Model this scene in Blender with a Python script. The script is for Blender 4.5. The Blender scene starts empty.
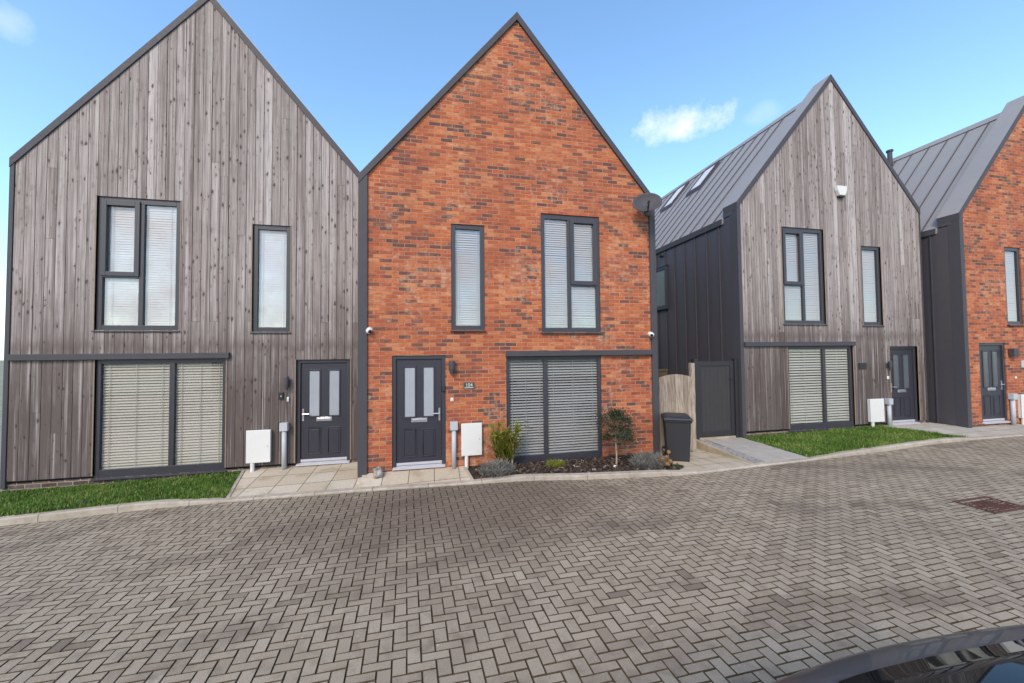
import bpy, bmesh, math, random
import numpy as np
from mathutils import Vector, Matrix

random.seed(7)
R = math.radians
SC = bpy.context.scene
COL = SC.collection
CZ = 2.15                                   # eye height above the level of the house floors

# ---------------------------------------------------------------- helpers
class MB:
    """Collects faces (material index and a random tone per face) and links them as ONE mesh object."""
    def __init__(s): s.v = []; s.f = []; s.m = []; s.t = []
    def face(s, pts, mi=0, tone=.5):
        n = len(s.v); s.v += [tuple(p) for p in pts]; s.f.append(tuple(range(n, n + len(pts)))); s.m.append(mi); s.t.append(tone)
    def hexa(s, p, mi=0, tone=.5):
        """8 points: bottom 0-3 counter-clockwise, top 4-7"""
        n = len(s.v); s.v += [tuple(q) for q in p]
        for f in ((3, 2, 1, 0), (4, 5, 6, 7), (0, 1, 5, 4), (1, 2, 6, 5), (2, 3, 7, 6), (3, 0, 4, 7)):
            s.f.append(tuple(n + i for i in f)); s.m.append(mi); s.t.append(tone)
    def box(s, x0, x1, y0, y1, z0, z1, mi=0, tone=.5):
        s.hexa([(x0, y0, z0), (x1, y0, z0), (x1, y1, z0), (x0, y1, z0), (x0, y0, z1), (x1, y0, z1), (x1, y1, z1), (x0, y1, z1)], mi, tone)
    def prism(s, poly, y0, y1, mi=0, tone=.5):
        """polygon given as (x,z), extruded along y"""
        n = len(poly)
        a = [(x, y0, z) for x, z in poly]; b = [(x, y1, z) for x, z in poly]
        s.face(a, mi, tone); s.face(b[::-1], mi, tone)
        for i in range(n):
            j = (i + 1) % n
            s.face([a[j], a[i], b[i], b[j]], mi, tone)
    def slab(s, poly, z0, z1, mi=0, tone=.5):
        """polygon given as (x,y), extruded along z; z1 may be a function of (x,y)"""
        fz = z1 if callable(z1) else (lambda x, y: z1)
        n = len(poly)
        a = [(x, y, z0) for x, y in poly]; b = [(x, y, fz(x, y)) for x, y in poly]
        s.face(b, mi, tone); s.face(a[::-1], mi, tone)
        for i in range(n):
            j = (i + 1) % n
            s.face([a[i], a[j], b[j], b[i]], mi, tone)
    def tube(s, pts, rads, n=8, mi=0, tone=.5, cap=True):
        pts = [Vector(p) for p in pts]
        if not hasattr(rads, '__len__'): rads = [rads] * len(pts)
        rings = []
        for i, p in enumerate(pts):
            d = (pts[min(i + 1, len(pts) - 1)] - pts[max(i - 1, 0)]).normalized()
            a = d.cross(Vector((0, 0, 1)) if abs(d.z) < .9 else Vector((1, 0, 0))).normalized(); b = d.cross(a)
            st = len(s.v)
            for k in range(n):
                w = 2 * math.pi * k / n
                s.v.append(tuple(p + (a * math.cos(w) + b * math.sin(w)) * rads[i]))
            rings.append(st)
        for i in range(len(pts) - 1):
            for k in range(n):
                l = (k + 1) % n
                s.f.append((rings[i] + k, rings[i] + l, rings[i + 1] + l, rings[i + 1] + k)); s.m.append(mi); s.t.append(tone)
        if cap:
            s.f.append(tuple(rings[0] + k for k in range(n))[::-1]); s.m.append(mi); s.t.append(tone)
            s.f.append(tuple(rings[-1] + k for k in range(n))); s.m.append(mi); s.t.append(tone)
    def build(s, name, mats, parent=None, smooth=False, bevel=0, loc=None):
        me = bpy.data.meshes.new(name)
        me.from_pydata(s.v, [], s.f)
        if not isinstance(mats, (list, tuple)): mats = [mats]
        for m in mats: me.materials.append(m)
        me.polygons.foreach_set('material_index', s.m)
        at = me.attributes.new('tone', 'FLOAT', 'FACE'); at.data.foreach_set('value', s.t)
        if smooth:
            bm = bmesh.new(); bm.from_mesh(me); bmesh.ops.remove_doubles(bm, verts=bm.verts, dist=1e-5); bm.to_mesh(me); bm.free()
            me.polygons.foreach_set('use_smooth', [True] * len(me.polygons))
        me.update()
        o = bpy.data.objects.new(name, me); COL.objects.link(o)
        if parent: o.parent = parent
        if loc: o.location = loc
        if bevel:
            bm = bmesh.new(); bm.from_mesh(me); bmesh.ops.remove_doubles(bm, verts=bm.verts, dist=1e-5)
            bm.to_mesh(me); bm.free()
            b = o.modifiers.new('bevel', 'BEVEL'); b.width = bevel; b.segments = 2; b.limit_method = 'ANGLE'
        return o

def tag(o, label=None, cat=None, group=None, kind=None):
    if label: o['label'] = label
    if cat: o['category'] = cat
    if group: o['group'] = group
    if kind: o['kind'] = kind
    return o

def empty(name, loc, rz=0):
    o = bpy.data.objects.new(name, None); COL.objects.link(o); o.location = loc; o.rotation_euler.z = rz
    o.empty_display_size = .3
    return o

# ---------------------------------------------------------------- materials
class NT:
    def __init__(s, name):
        s.mat = bpy.data.materials.new(name); s.mat.use_nodes = True
        s.t = s.mat.node_tree; s.n = s.t.nodes; s.l = s.t.links
        s.b = s.n['Principled BSDF']; s.out = s.n['Material Output']
    def node(s, typ, **kw):
        n = s.n.new(typ)
        for k, v in kw.items(): setattr(n, k, v)
        return n
    def link(s, a, b): s.l.new(a, b); return b
    def put(s, inp, v):
        if isinstance(v, bpy.types.NodeSocket): s.l.new(v, inp)
        else: inp.default_value = v
    def math(s, op, a, b=None, clamp=False):
        n = s.node('ShaderNodeMath', operation=op, use_clamp=clamp); s.put(n.inputs[0], a)
        if b is not None: s.put(n.inputs[1], b)
        return n.outputs[0]
    def mix(s, f, a, b, blend='MIX'):
        n = s.node('ShaderNodeMix', data_type='RGBA', blend_type=blend)
        s.put(n.inputs['Factor'], f)
        for k, v in ((6, a), (7, b)):
            s.put(n.inputs[k], v if isinstance(v, bpy.types.NodeSocket) else (*v, 1))
        return n.outputs[2]
    def ramp(s, f, stops, interp='LINEAR'):
        n = s.node('ShaderNodeValToRGB'); n.color_ramp.interpolation = interp
        e = n.color_ramp.elements
        while len(e) < len(stops): e.new(.5)
        for el, (p, c) in zip(e, stops):
            el.position = p; el.color = (*c, 1) if hasattr(c, '__len__') else (c, c, c, 1)
        s.l.new(f, n.inputs[0]); return n.outputs[0]
    def coord(s, scale=(1, 1, 1), which='Object'):
        t = s.node('ShaderNodeTexCoord'); m = s.node('ShaderNodeMapping'); m.inputs['Scale'].default_value = scale
        s.l.new(t.outputs[which], m.inputs[0]); return m.outputs[0]
    def noise(s, vec, scale, detail=4, rough=.55, dist=0):
        n = s.node('ShaderNodeTexNoise'); s.l.new(vec, n.inputs['Vector']); n.inputs['Scale'].default_value = scale
        n.inputs['Detail'].default_value = detail; n.inputs['Roughness'].default_value = rough; n.inputs['Distortion'].default_value = dist
        return n.outputs['Fac']
    def attr(s, name):
        n = s.node('ShaderNodeAttribute'); n.attribute_name = name; return n.outputs['Fac']
    def bump(s, h, dist, strength=1):
        n = s.node('ShaderNodeBump'); n.inputs['Distance'].default_value = dist; n.inputs['Strength'].default_value = strength
        s.l.new(h, n.inputs['Height']); s.l.new(n.outputs[0], s.b.inputs['Normal'])
    def set(s, color=None, rough=None, metal=None, spec=None, coat=None):
        if color is not None: s.put(s.b.inputs['Base Color'], color if isinstance(color, bpy.types.NodeSocket) else (*color, 1))
        if rough is not None: s.put(s.b.inputs['Roughness'], rough)
        if metal is not None: s.b.inputs['Metallic'].default_value = metal
        if spec is not None: s.b.inputs['Specular IOR Level'].default_value = spec
        if coat is not None: s.b.inputs['Coat Weight'].default_value = coat
        return s.mat

def plain(name, color, rough=.5, metal=0, spec=.5, var=.12, scale=6, coat=None):
    """painted or moulded surface with faint dirt so it is never perfectly even"""
    m = NT(name); c = m.coord()
    f = m.noise(c, scale, 6, .6)
    d = tuple(x * (1 - var) for x in color); u = tuple(min(1, x * (1 + var)) for x in color)
    col = m.mix(f, d, u)
    r = m.math('ADD', m.math('MULTIPLY', m.noise(c, scale * 3), .2), rough - .1)
    return m.set(col, r, metal, spec, coat)

def wood_cladding():
    m = NT('weathered_timber'); tone = m.attr('tone')
    tc = m.node('ShaderNodeTexCoord'); sep = m.node('ShaderNodeSeparateXYZ'); m.link(tc.outputs['Object'], sep.inputs[0])
    x, z = sep.outputs[0], sep.outputs[2]
    # every board samples its own slice of the grain
    cb = m.node('ShaderNodeCombineXYZ')
    m.put(cb.inputs[0], x); m.put(cb.inputs[1], m.math('MULTIPLY', tone, 37.)); m.put(cb.inputs[2], z)
    mp = m.node('ShaderNodeMapping'); mp.inputs['Scale'].default_value = (1, 1, .035); m.link(cb.outputs[0], mp.inputs[0])
    grain = m.noise(mp.outputs[0], 60, 5, .6, .4)
    mp2 = m.node('ShaderNodeMapping'); mp2.inputs['Scale'].default_value = (1, 1, .1); m.link(cb.outputs[0], mp2.inputs[0])
    streak = m.noise(mp2.outputs[0], 9, 4, .65)
    blot = m.noise(tc.outputs['Object'], .55, 4, .6)
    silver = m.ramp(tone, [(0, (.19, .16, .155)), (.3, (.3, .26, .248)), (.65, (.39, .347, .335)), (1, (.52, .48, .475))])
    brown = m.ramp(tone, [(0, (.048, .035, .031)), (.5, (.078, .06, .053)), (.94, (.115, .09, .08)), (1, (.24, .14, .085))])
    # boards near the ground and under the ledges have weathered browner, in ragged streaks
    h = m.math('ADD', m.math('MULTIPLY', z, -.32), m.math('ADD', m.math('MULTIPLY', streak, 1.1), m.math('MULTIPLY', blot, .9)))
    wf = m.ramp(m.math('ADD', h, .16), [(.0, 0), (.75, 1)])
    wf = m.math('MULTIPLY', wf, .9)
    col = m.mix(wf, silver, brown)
    col = m.mix(m.ramp(grain, [(.3, .55), (.62, 0)]), col, (.09, .073, .066))
    mp3 = m.node('ShaderNodeMapping'); mp3.inputs['Scale'].default_value = (1, 1, .013); m.link(cb.outputs[0], mp3.inputs[0])
    fine = m.noise(mp3.outputs[0], 26, 3, .6)
    col = m.mix(m.ramp(fine, [(.33, .65), (.5, 0)]), col, (.1, .08, .074))
    col = m.mix(m.ramp(fine, [(.55, 0), (.7, .55)]), col, (.52, .485, .475))
    col = m.mix(m.ramp(streak, [(.56, 0), (.78, .3)]), col, (.42, .39, .385))
    col = m.mix(m.ramp(m.noise(tc.outputs['Object'], 1.9, 4, .7), [(.52, 0), (.75, .35)]), col, (.13, .105, .098))
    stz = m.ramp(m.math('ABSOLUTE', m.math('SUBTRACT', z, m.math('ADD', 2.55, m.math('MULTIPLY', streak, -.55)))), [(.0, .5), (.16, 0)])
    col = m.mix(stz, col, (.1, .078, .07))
    # knots
    mk = m.node('ShaderNodeMapping'); mk.inputs['Scale'].default_value = (17, 1, 7.5); dn = m.node('ShaderNodeTexNoise'); dn.inputs['Scale'].default_value = 22; m.link(cb.outputs[0], dn.inputs['Vector'])
    dm = m.node('ShaderNodeVectorMath', operation='MULTIPLY_ADD'); m.link(dn.outputs['Color'], dm.inputs[0]); dm.inputs[1].default_value = (.035, 0, .05); m.link(cb.outputs[0], dm.inputs[2])
    m.link(dm.outputs[0], mk.inputs[0])
    vo = m.node('ShaderNodeTexVoronoi'); vo.inputs['Scale'].default_value = 1.; m.link(mk.outputs[0], vo.inputs['Vector'])
    sx = m.node('ShaderNodeSeparateColor'); m.link(vo.outputs['Color'], sx.inputs[0])
    rad = m.math('MULTIPLY', m.math('POWER', sx.outputs[0], 3.2), .31)
    kn = m.math('LESS_THAN', vo.outputs['Distance'], rad)
    ring = m.math('MULTIPLY', m.math('LESS_THAN', vo.outputs['Distance'], m.math('MULTIPLY', rad, 1.9)), .3)
    col = m.mix(ring, col, (.1, .08, .072))
    col = m.mix(m.math('MULTIPLY', kn, .8), col, (.045, .034, .03))
    m.set(col, .82, 0, .25); m.bump(m.math('ADD', grain, m.math('MULTIPLY', kn, -.6)), .004, .7)
    return m.mat

def brickwork(name, ramp, mortar, dark_noise=True):
    m = NT(name)
    tc = m.node('ShaderNodeTexCoord'); sep = m.node('ShaderNodeSeparateXYZ'); m.link(tc.outputs['Object'], sep.inputs[0])
    cb = m.node('ShaderNodeCombineXYZ'); m.put(cb.inputs[0], m.math('ADD', sep.outputs[0], sep.outputs[1])); m.put(cb.inputs[1], sep.outputs[2])
    b = m.node('ShaderNodeTexBrick'); m.link(cb.outputs[0], b.inputs['Vector'])
    b.offset = .5; b.squash = 1; b.inputs['Scale'].default_value = 1
    b.inputs['Brick Width'].default_value = .225; b.inputs['Row Height'].default_value = .075
    b.inputs['Mortar Size'].default_value = .0065; b.inputs['Mortar Smooth'].default_value = .25
    b.inputs['Color1'].default_value = (0, 0, 0, 1); b.inputs['Color2'].default_value = (1, 1, 1, 1); b.inputs['Mortar'].default_value = (.5, .5, .5, 1)
    rnd = m.node('ShaderNodeSeparateColor'); m.link(b.outputs['Color'], rnd.inputs[0])
    v = rnd.outputs[0]
    o = tc.outputs['Object']
    cl = m.noise(o, 1.1, 3, .6)                                   # the dark bricks come in drifts
    if dark_noise: v = m.math('ADD', v, m.math('MULTIPLY', m.math('SUBTRACT', cl, .5), .55), clamp=True)
    mp = m.node('ShaderNodeMapping'); mp.inputs['Scale'].default_value = (.45, .45, 2.2); m.link(o, mp.inputs[0])
    smear = m.noise(mp.outputs[0], 16, 5, .65)
    v = m.math('ADD', v, m.math('MULTIPLY', m.math('SUBTRACT', smear, .5), .55), clamp=True)
    col = m.ramp(v, ramp)
    col = m.mix(m.ramp(smear, [(.36, .45), (.5, 0)]), col, tuple(.5 * c for c in ramp[0][1]))
    col = m.mix(m.ramp(m.noise(o, .8, 5, .65), [(.35, .3), (.6, 0)]), col, (.2, .06, .045))
    lime = m.ramp(m.math('ADD', m.noise(o, 9, 6, .7), m.math('MULTIPLY', m.noise(o, .7, 3), .55)), [(.82, 0), (1.04, .55)])
    col = m.mix(lime, col, (.55, .43, .33))
    mo = m.mix(m.ramp(m.noise(o, 1.6, 4), [(.35, 0), (.7, 1)]), tuple(.55 * c for c in mortar), mortar)
    col = m.mix(b.outputs['Fac'], col, mo)
    m.set(col, .85, 0, .25)
    m.bump(m.math('ADD', m.math('MULTIPLY', b.outputs['Fac'], -1.), m.math('MULTIPLY', smear, .5)), .008, .8)
    return m.mat

def block_paving():
    m = NT('block_paving'); tone = m.attr('tone'); o = m.coord()
    fine = m.noise(o, 150, 6, .75); mid = m.noise(o, 6, 4, .6)
    col = m.ramp(tone, [(0, (.21, .172, .13)), (.08, (.29, .242, .178)), (.6, (.375, .317, .238)), (1, (.45, .39, .3))])
    col = m.mix(m.ramp(fine, [(.36, .55), (.6, 0)]), col, (.13, .105, .085))
    col = m.mix(m.ramp(mid, [(.52, 0), (.74, .5)]), col, (.11, .086, .066))
    big = m.noise(o, .42, 5, .62, .6)                             # damp, trodden drifts
    # the damp patch in front of the doors, with a ragged edge
    tc = m.node('ShaderNodeTexCoord'); sb = m.node('ShaderNodeVectorMath', operation='SUBTRACT'); m.link(tc.outputs['Object'], sb.inputs[0]); sb.inputs[1].default_value = (.3, 5.7, 0)
    ml = m.node('ShaderNodeVectorMath', operation='MULTIPLY'); m.link(sb.outputs[0], ml.inputs[0]); ml.inputs[1].default_value = (.3, .5, 0)
    ln = m.node('ShaderNodeVectorMath', operation='LENGTH'); m.link(ml.outputs[0], ln.inputs[0])
    patch = m.ramp(m.math('ADD', ln.outputs['Value'], m.math('MULTIPLY', m.math('SUBTRACT', m.noise(o, 1.5, 5, .65), .5), 1.1)), [(.4, .72), (1.2, 0)])
    damp = m.math('MAXIMUM', patch, m.ramp(big, [(.5, 0), (.72, .5)]))
    col = m.mix(damp, col, (.12, .093, .074))
    wv = m.node('ShaderNodeTexWave', wave_type='RINGS', rings_direction='SPHERICAL'); wv.inputs['Scale'].default_value = .17; wv.inputs['Distortion'].default_value = .6; wv.inputs['Detail Scale'].default_value = .5
    mv = m.node('ShaderNodeMapping'); mv.inputs['Location'].default_value = (-3, 7.5, 0); m.link(o, mv.inputs[0]); m.link(mv.outputs[0], wv.inputs['Vector'])
    tm = m.math('MULTIPLY', m.ramp(wv.outputs['Fac'], [(.86, 0), (.97, .5)]), m.ramp(m.noise(o, 1.1, 5, .7), [(.42, 0), (.62, 1)]))
    col = m.mix(tm, col, (.1, .08, .068))
    lich = m.ramp(m.noise(o, 23, 3, .5), [(.71, 0), (.74, .7)])
    col = m.mix(lich, col, (.42, .4, .38))
    m.set(col, m.math('SUBTRACT', .86, m.math('MULTIPLY', damp, .25)), 0, .3)
    m.bump(fine, .003, .6)
    return m.mat

def mottled(name, stops, scale, rough=.9, bump=.01, detail=8):
    m = NT(name); o = m.coord(); f = m.noise(o, scale, detail, .68)
    col = m.ramp(f, stops); col = m.mix(m.ramp(m.noise(o, scale * .13, 4), [(.35, .3), (.65, 0)]), col, tuple(.45 * x for x in stops[0][1]))
    m.set(col, rough, 0, .25); m.bump(m.noise(o, scale * 3, 6, .7), bump, .6)
    return m.mat

def slabs(name, size, c0, c1):
    m = NT(name); o = m.coord()
    b = m.node('ShaderNodeTexBrick'); m.link(o, b.inputs['Vector']); b.offset = 0; b.inputs['Scale'].default_value = 1
    b.inputs['Brick Width'].default_value = size; b.inputs['Row Height'].default_value = size
    b.inputs['Mortar Size'].default_value = .006; b.inputs['Mortar Smooth'].default_value = .1
    b.inputs['Color1'].default_value = (*c0, 1); b.inputs['Color2'].default_value = (*c1, 1); b.inputs['Mortar'].default_value = (.12, .095, .05, 1)
    st = m.noise(o, 2.3, 6, .65, .5)
    col = m.mix(m.ramp(st, [(.5, 0), (.68, .6)]), b.outputs['Color'], (.3, .22, .12))
    col = m.mix(m.ramp(m.noise(o, 40, 6, .7), [(.35, .3), (.6, 0)]), col, (.2, .17, .13))
    m.set(col, .8, 0, .3); m.bump(m.math('MULTIPLY', b.outputs['Fac'], -1), .006)
    return m.mat

def leafy(name, stops, rough=.55, trans=.25):
    m = NT(name); col = m.ramp(m.attr('tone'), stops)
    m.set(col, rough, 0, .35)
    tr = m.node('ShaderNodeBsdfTranslucent'); m.link(col, tr.inputs[0])
    mx = m.node('ShaderNodeMixShader'); mx.inputs[0].default_value = trans
    m.link(m.b.outputs[0], mx.inputs[1]); m.link(tr.outputs[0], mx.inputs[2]); m.link(mx.outputs[0], m.out.inputs[0])
    return m.mat

def glazing(name, ior=1.62, tint=(.975, .98, .975)):
    m = NT(name); m.n.remove(m.b)
    fr = m.node('ShaderNodeLayerWeight'); fr.inputs['Blend'].default_value = .5     # 'Facing' treats both sides of the pane alike
    o = m.coord(); nz = m.noise(o, 1.3, 2)
    bp = m.node('ShaderNodeBump'); bp.inputs['Distance'].default_value = .004; bp.inputs['Strength'].default_value = .25; m.link(nz, bp.inputs['Height'])
    g = m.node('ShaderNodeBsdfGlossy'); g.inputs['Roughness'].default_value = .015; m.link(bp.outputs[0], g.inputs['Normal'])
    t = m.node('ShaderNodeBsdfTransparent'); t.inputs[0].default_value = (*tint, 1)
    mx = m.node('ShaderNodeMixShader'); m.link(m.math('ADD', m.math('MULTIPLY', m.math('POWER', fr.outputs['Facing'], 4.), .7), .17, True), mx.inputs[0]); m.link(t.outputs[0], mx.inputs[1]); m.link(g.outputs[0], mx.inputs[2])
    m.link(mx.outputs[0], m.out.inputs[0]); return m.mat

M = dict(
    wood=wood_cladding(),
    fresh=plain('cut_timber_edge', (.25, .19, .14), .8, var=.3, scale=14),
    brick=brickwork('red_brick', [(0, (.12, .058, .052)), (.12, (.18, .075, .057)), (.25, (.34, .086, .044)), (.5, (.43, .107, .046)), (.8, (.49, .142, .056)), (1, (.55, .21, .095))], (.47, .3, .19)),
    blue=brickwork('blue_brick', [(0, (.045, .045, .055)), (.5, (.075, .072, .085)), (1, (.12, .11, .115))], (.5, .4, .26), False),
    trim=plain('anthracite_trim', (.06, .058, .068), .6, 0, .3),
    clad=plain('anthracite_cladding', (.078, .073, .084), .42, .2),
    zinc=plain('grey_standing_seam', (.28, .262, .252), .45, .05, var=.08, scale=2),
    seam=plain('dark_seam_metal', (.12, .118, .13), .45, .35),
    frame=plain('anthracite_window_frame', (.038, .037, .047), .4),
    door=plain('anthracite_door', (.03, .03, .042), .42, var=.06),
    glass=glazing('window_glass'),
    blind=plain('white_blind', (.43, .425, .44), .5, var=.03),
    blind_grey=plain('grey_white_blind', (.4, .41, .42), .5, var=.05),
    blind_cream=plain('cream_blind', (.43, .415, .365), .5, var=.05),
    blind_pale=plain('pale_green_blind', (.5, .51, .46), .5, var=.04),
    plaster=plain('plaster', (.35, .34, .33), .9),
    side_pane=plain('bathroom_glass', (.16, .2, .21), .15, 0, .8),
    skyl=plain('roof_window_sky_sheen', (.58, .58, .59), .4, 0, .4, var=.05),  # sky reflection on the panes put into a pale base colour
    frost=plain('frosted_glass', (.33, .36, .4), .22, 0, .8, var=.12, scale=4),
    frost_dark=plain('dark_obscure_glass', (.1, .115, .13), .12, 0, .8),
    silver=plain('brushed_silver', (.62, .62, .66), .3, .85, var=.05),
    alu=plain('mill_aluminium', (.5, .5, .54), .42, .2, var=.1),
    white=plain('white_plastic', (.66, .66, .645), .42, var=.05),
    grey_pl=plain('grey_plastic', (.42, .45, .49), .5, var=.08),
    black=plain('black_plastic', (.018, .018, .02), .45),
    charcoal=plain('charcoal_plastic', (.024, .024, .03), .5, var=.15),
    paving=block_paving(),
    sand=mottled('joint_sand', [(.3, (.05, .037, .02)), (.7, (.135, .104, .06))], 40, bump=.004),
    kerb=mottled('kerb_concrete', [(.3, (.33, .28, .22)), (.6, (.47, .42, .35)), (.8, (.56, .52, .46))], 7, bump=.004),
    concrete=mottled('ramp_concrete', [(.3, (.36, .33, .29)), (.7, (.47, .44, .4))], 5, bump=.003),
    slab=slabs('riven_slab', .45, (.5, .42, .31), (.58, .52, .42)),
    slab_grey=slabs('grey_slab', .6, (.42, .39, .33), (.5, .47, .42)),
    wall_stone=mottled('buff_concrete_edging', [(.3, (.3, .25, .17)), (.7, (.46, .4, .3))], 6),
    cobble=mottled('cobble', [(.3, (.2, .19, .2)), (.7, (.42, .4, .4))], 12),
    soil=mottled('bark_mulch', [(.3, (.018, .012, .009)), (.55, (.05, .034, .026)), (.8, (.12, .085, .06))], 26, bump=.03),
    turf=mottled('turf', [(.3, (.03, .06, .008)), (.7, (.07, .15, .02))], 20, bump=.02),
    field=mottled('rough_ground', [(.3, (.2, .21, .13)), (.7, (.34, .33, .25))], 3),
    rock=mottled('pale_rock', [(.35, (.12, .1, .085)), (.6, (.5, .47, .43))], 9, bump=.03),
    panel_wood=None, gate=plain('black_gate_frame', (.022, .021, .026), .5), oldwood=plain('dark_old_timber', (.1, .068, .04), .85, var=.35, scale=14), rust=mottled('rusty_iron', [(.3, (.06, .03, .024)), (.7, (.17, .085, .07))], 30, bump=.006),
    blade=leafy('grass_blade', [(0, (.05, .105, .014)), (.5, (.11, .215, .028)), (.88, (.2, .29, .05)), (1, (.4, .36, .15))]),
    olive=leafy('olive_leaf', [(0, (.022, .032, .014)), (.6, (.05, .068, .035)), (1, (.12, .14, .09))]),
    palm=leafy('palm_leaf', [(0, (.07, .095, .012)), (.6, (.2, .23, .03)), (.9, (.36, .34, .06)), (1, (.4, .25, .08))]),
    lav=leafy('lavender_leaf', [(0, (.13, .125, .11)), (.6, (.25, .25, .225)), (1, (.38, .38, .36))]),
    lime=leafy('lime_leaf', [(0, (.12, .15, .015)), (1, (.32, .34, .05))]),
    dry=leafy('dried_flower', [(0, (.17, .085, .035)), (.6, (.36, .2, .09)), (1, (.5, .33, .17))]),
    herb=leafy('dark_herb_leaf', [(0, (.015, .05, .015)), (1, (.05, .13, .04))]),
    bark=plain('bark', (.32, .25, .17), .85, var=.35, scale=20),
    tag_w=plain('pale_lettering', (.66, .64, .58), .5),
    plate=plain('dark_slate', (.045, .06, .06), .5),
)
def fence_wood():
    m = NT('fence_timber'); t = m.attr('tone'); o = m.coord((1, 1, .05))
    g = m.noise(o, 70, 5, .6)
    col = m.ramp(t, [(0, (.24, .19, .14)), (1, (.5, .43, .35))]); col = m.mix(m.ramp(g, [(.38, .85), (.6, 0)]), col, (.14, .105, .08)); col = m.mix(m.ramp(m.noise(m.coord(), 5, 5, .7), [(.5, 0), (.7, .5)]), col, (.2, .16, .13))
    m.set(col, .8, 0, .25); m.bump(g, .003); return m.mat
M['panel_wood'] = fence_wood()

# ---------------------------------------------------------------- ground
def zr(x): return -.12 + .015 * (max(-12, min(22, x)) - 1.5)          # the close falls gently to the left

KERB = [(-30, 3.2), (-18, 4.6), (-11.5, 5.95), (-8.5, 6.4), (-6, 6.68), (-4.16, 6.81), (-3.2, 6.78), (-1.24, 6.67), (.67, 6.5), (1.6, 6.42), (2.52, 6.2), (3.9, 5.98), (4.6, 5.92), (5.95, 5.95), (7.24, 5.97), (8, 6.01), (9.08, 6.06), (11.08, 6.2), (12.15, 6.2), (13.6, 6.13), (17, 6.0), (24, 5.6), (40, 4.5)]
def kerb_y(x):
    for (a, b), (c, d) in zip(KERB, KERB[1:]):
        if a <= x <= c: return b + (d - b) * (x - a) / (c - a)
    return KERB[-1][1]
def kerb_h(x):                                                       # upstand of the kerb above the road
    pts = [(-30, .11), (-4.4, .1), (-3.3, .035), (.5, .035), (1.5, .08), (3.9, .08), (4.7, .03), (7.2, .03), (8.1, .065), (9.6, .085), (11.5, .075), (12.3, .03), (40, .03)]
    for (a, b), (c, d) in zip(pts, pts[1:]):
        if a <= x <= c: return b + (d - b) * (x - a) / (c - a)
    return .03

g = MB(); xs = [-400, -60, -30, -12, 0, 12, 22, 40, 60, 400]
for a, b in zip(xs, xs[1:]):
    for c, d in ((-400, -40), (-40, 40), (40, 400)):
        g.face([(a, c, zr(a) - .13), (b, c, zr(b) - .13), (b, d, zr(b) - .13), (a, d, zr(a) - .13)])
tag(g.build('ground', M['field']), kind='structure')
g = MB(); xs = [-30, -18, -12, -6, 0, 6, 12, 22, 40]
xs = sorted(set(xs) | {k[0] for k in KERB})
for a, b in zip(xs, xs[1:]):
    g.face([(a, -16, zr(a) - .012), (b, -16, zr(b) - .012), (b, kerb_y(b) + .06, zr(b) - .012), (a, kerb_y(a) + .06, zr(a) - .012)])
tag(g.build('road_base', M['sand']), kind='structure')

def herringbone():
    L, W, gap, ch, dep = .212, .106, .0055, .0042, .007
    rng = np.random.default_rng(3); V = []; F = []; T = []
    def block(x0, x1, y0, y1):
        KY, SK = .74, .07                                            # the units here are shorter front to back, laid slightly out of square
        y0 *= KY; y1 *= KY; cx, cy = (x0 + x1) / 2, (y0 + y1) / 2; cx -= SK * cy
        if not (-12.5 < cx < 24 and -6 < cy): return
        if cy > kerb_y(cx) + .1: return
        if cy < 1.2 and not -9 < cx < 15: return
        if 7.24 < x0 - SK * cy and x1 - SK * cy < 7.84 and 3.54 < y0 and y1 < 3.92: return             # the iron cover sits here
        n = len(V); dz = rng.normal(0, .0011, 4); t = rng.random()
        tt = rng.normal(.6, .15)
        if t < .035: tt = rng.random() * .12
        a = gap / 2; c = a + ch
        z = lambda x: zr(x)
        jj = rng.normal(0, .0012, 2)
        for (px, py), k in zip(((x0 + a, y0 + a), (x1 - a, y0 + a), (x1 - a, y1 - a), (x0 + a, y1 - a)), range(4)):
            px -= SK * py; V.append((px + jj[0], py + jj[1], z(px) - dep))
        for (px, py), k in zip(((x0 + c, y0 + c), (x1 - c, y0 + c), (x1 - c, y1 - c), (x0 + c, y1 - c)), range(4)):
            px -= SK * py; V.append((px + jj[0], py + jj[1], z(px) + dz[k]))
        F.append((n + 4, n + 5, n + 6, n + 7)); T.append(tt)
        for i in range(4):
            j = (i + 1) % 4; F.append((n + i, n + j, n + 4 + j, n + 4 + i)); T.append(-1)
    u = W
    for j in range(-90, 100):
        for i in range(-70, 130):
            # basic 90-degree herringbone cell: one block along x and one along y per diagonal step
            s = (i - j) % 4
            x0, y0 = i * u, j * u
            if s == 0: block(x0, x0 + 2 * u, y0, y0 + u)
            elif s == 2: block(x0, x0 + u, y0, y0 + 2 * u) if False else None
    return V, F, T, block, u
V, F, T, block, u = herringbone()
# upright blocks fill the rest of the pattern
for j in range(-90, 100):
    for i in range(-140, 240):
        s = (i - j) % 4
        x0, y0 = i * u, j * u
        if s == 0 and (i < -70 or i >= 130): block(x0, x0 + 2 * u, y0, y0 + u)
        if s == 3: block(x0, x0 + u, y0 - 0, y0 + 2 * u)
me = bpy.data.meshes.new('road'); me.from_pydata(V, [], F); me.materials.append(M['paving']); me.materials.append(M['sand']); me.polygons.foreach_set('material_index', [1 if t < 0 else 0 for t in T])
at = me.attributes.new('tone', 'FLOAT', 'FACE'); at.data.foreach_set('value', T)
road = bpy.data.objects.new('road', me); COL.objects.link(road); tag(road, kind='structure')

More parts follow.
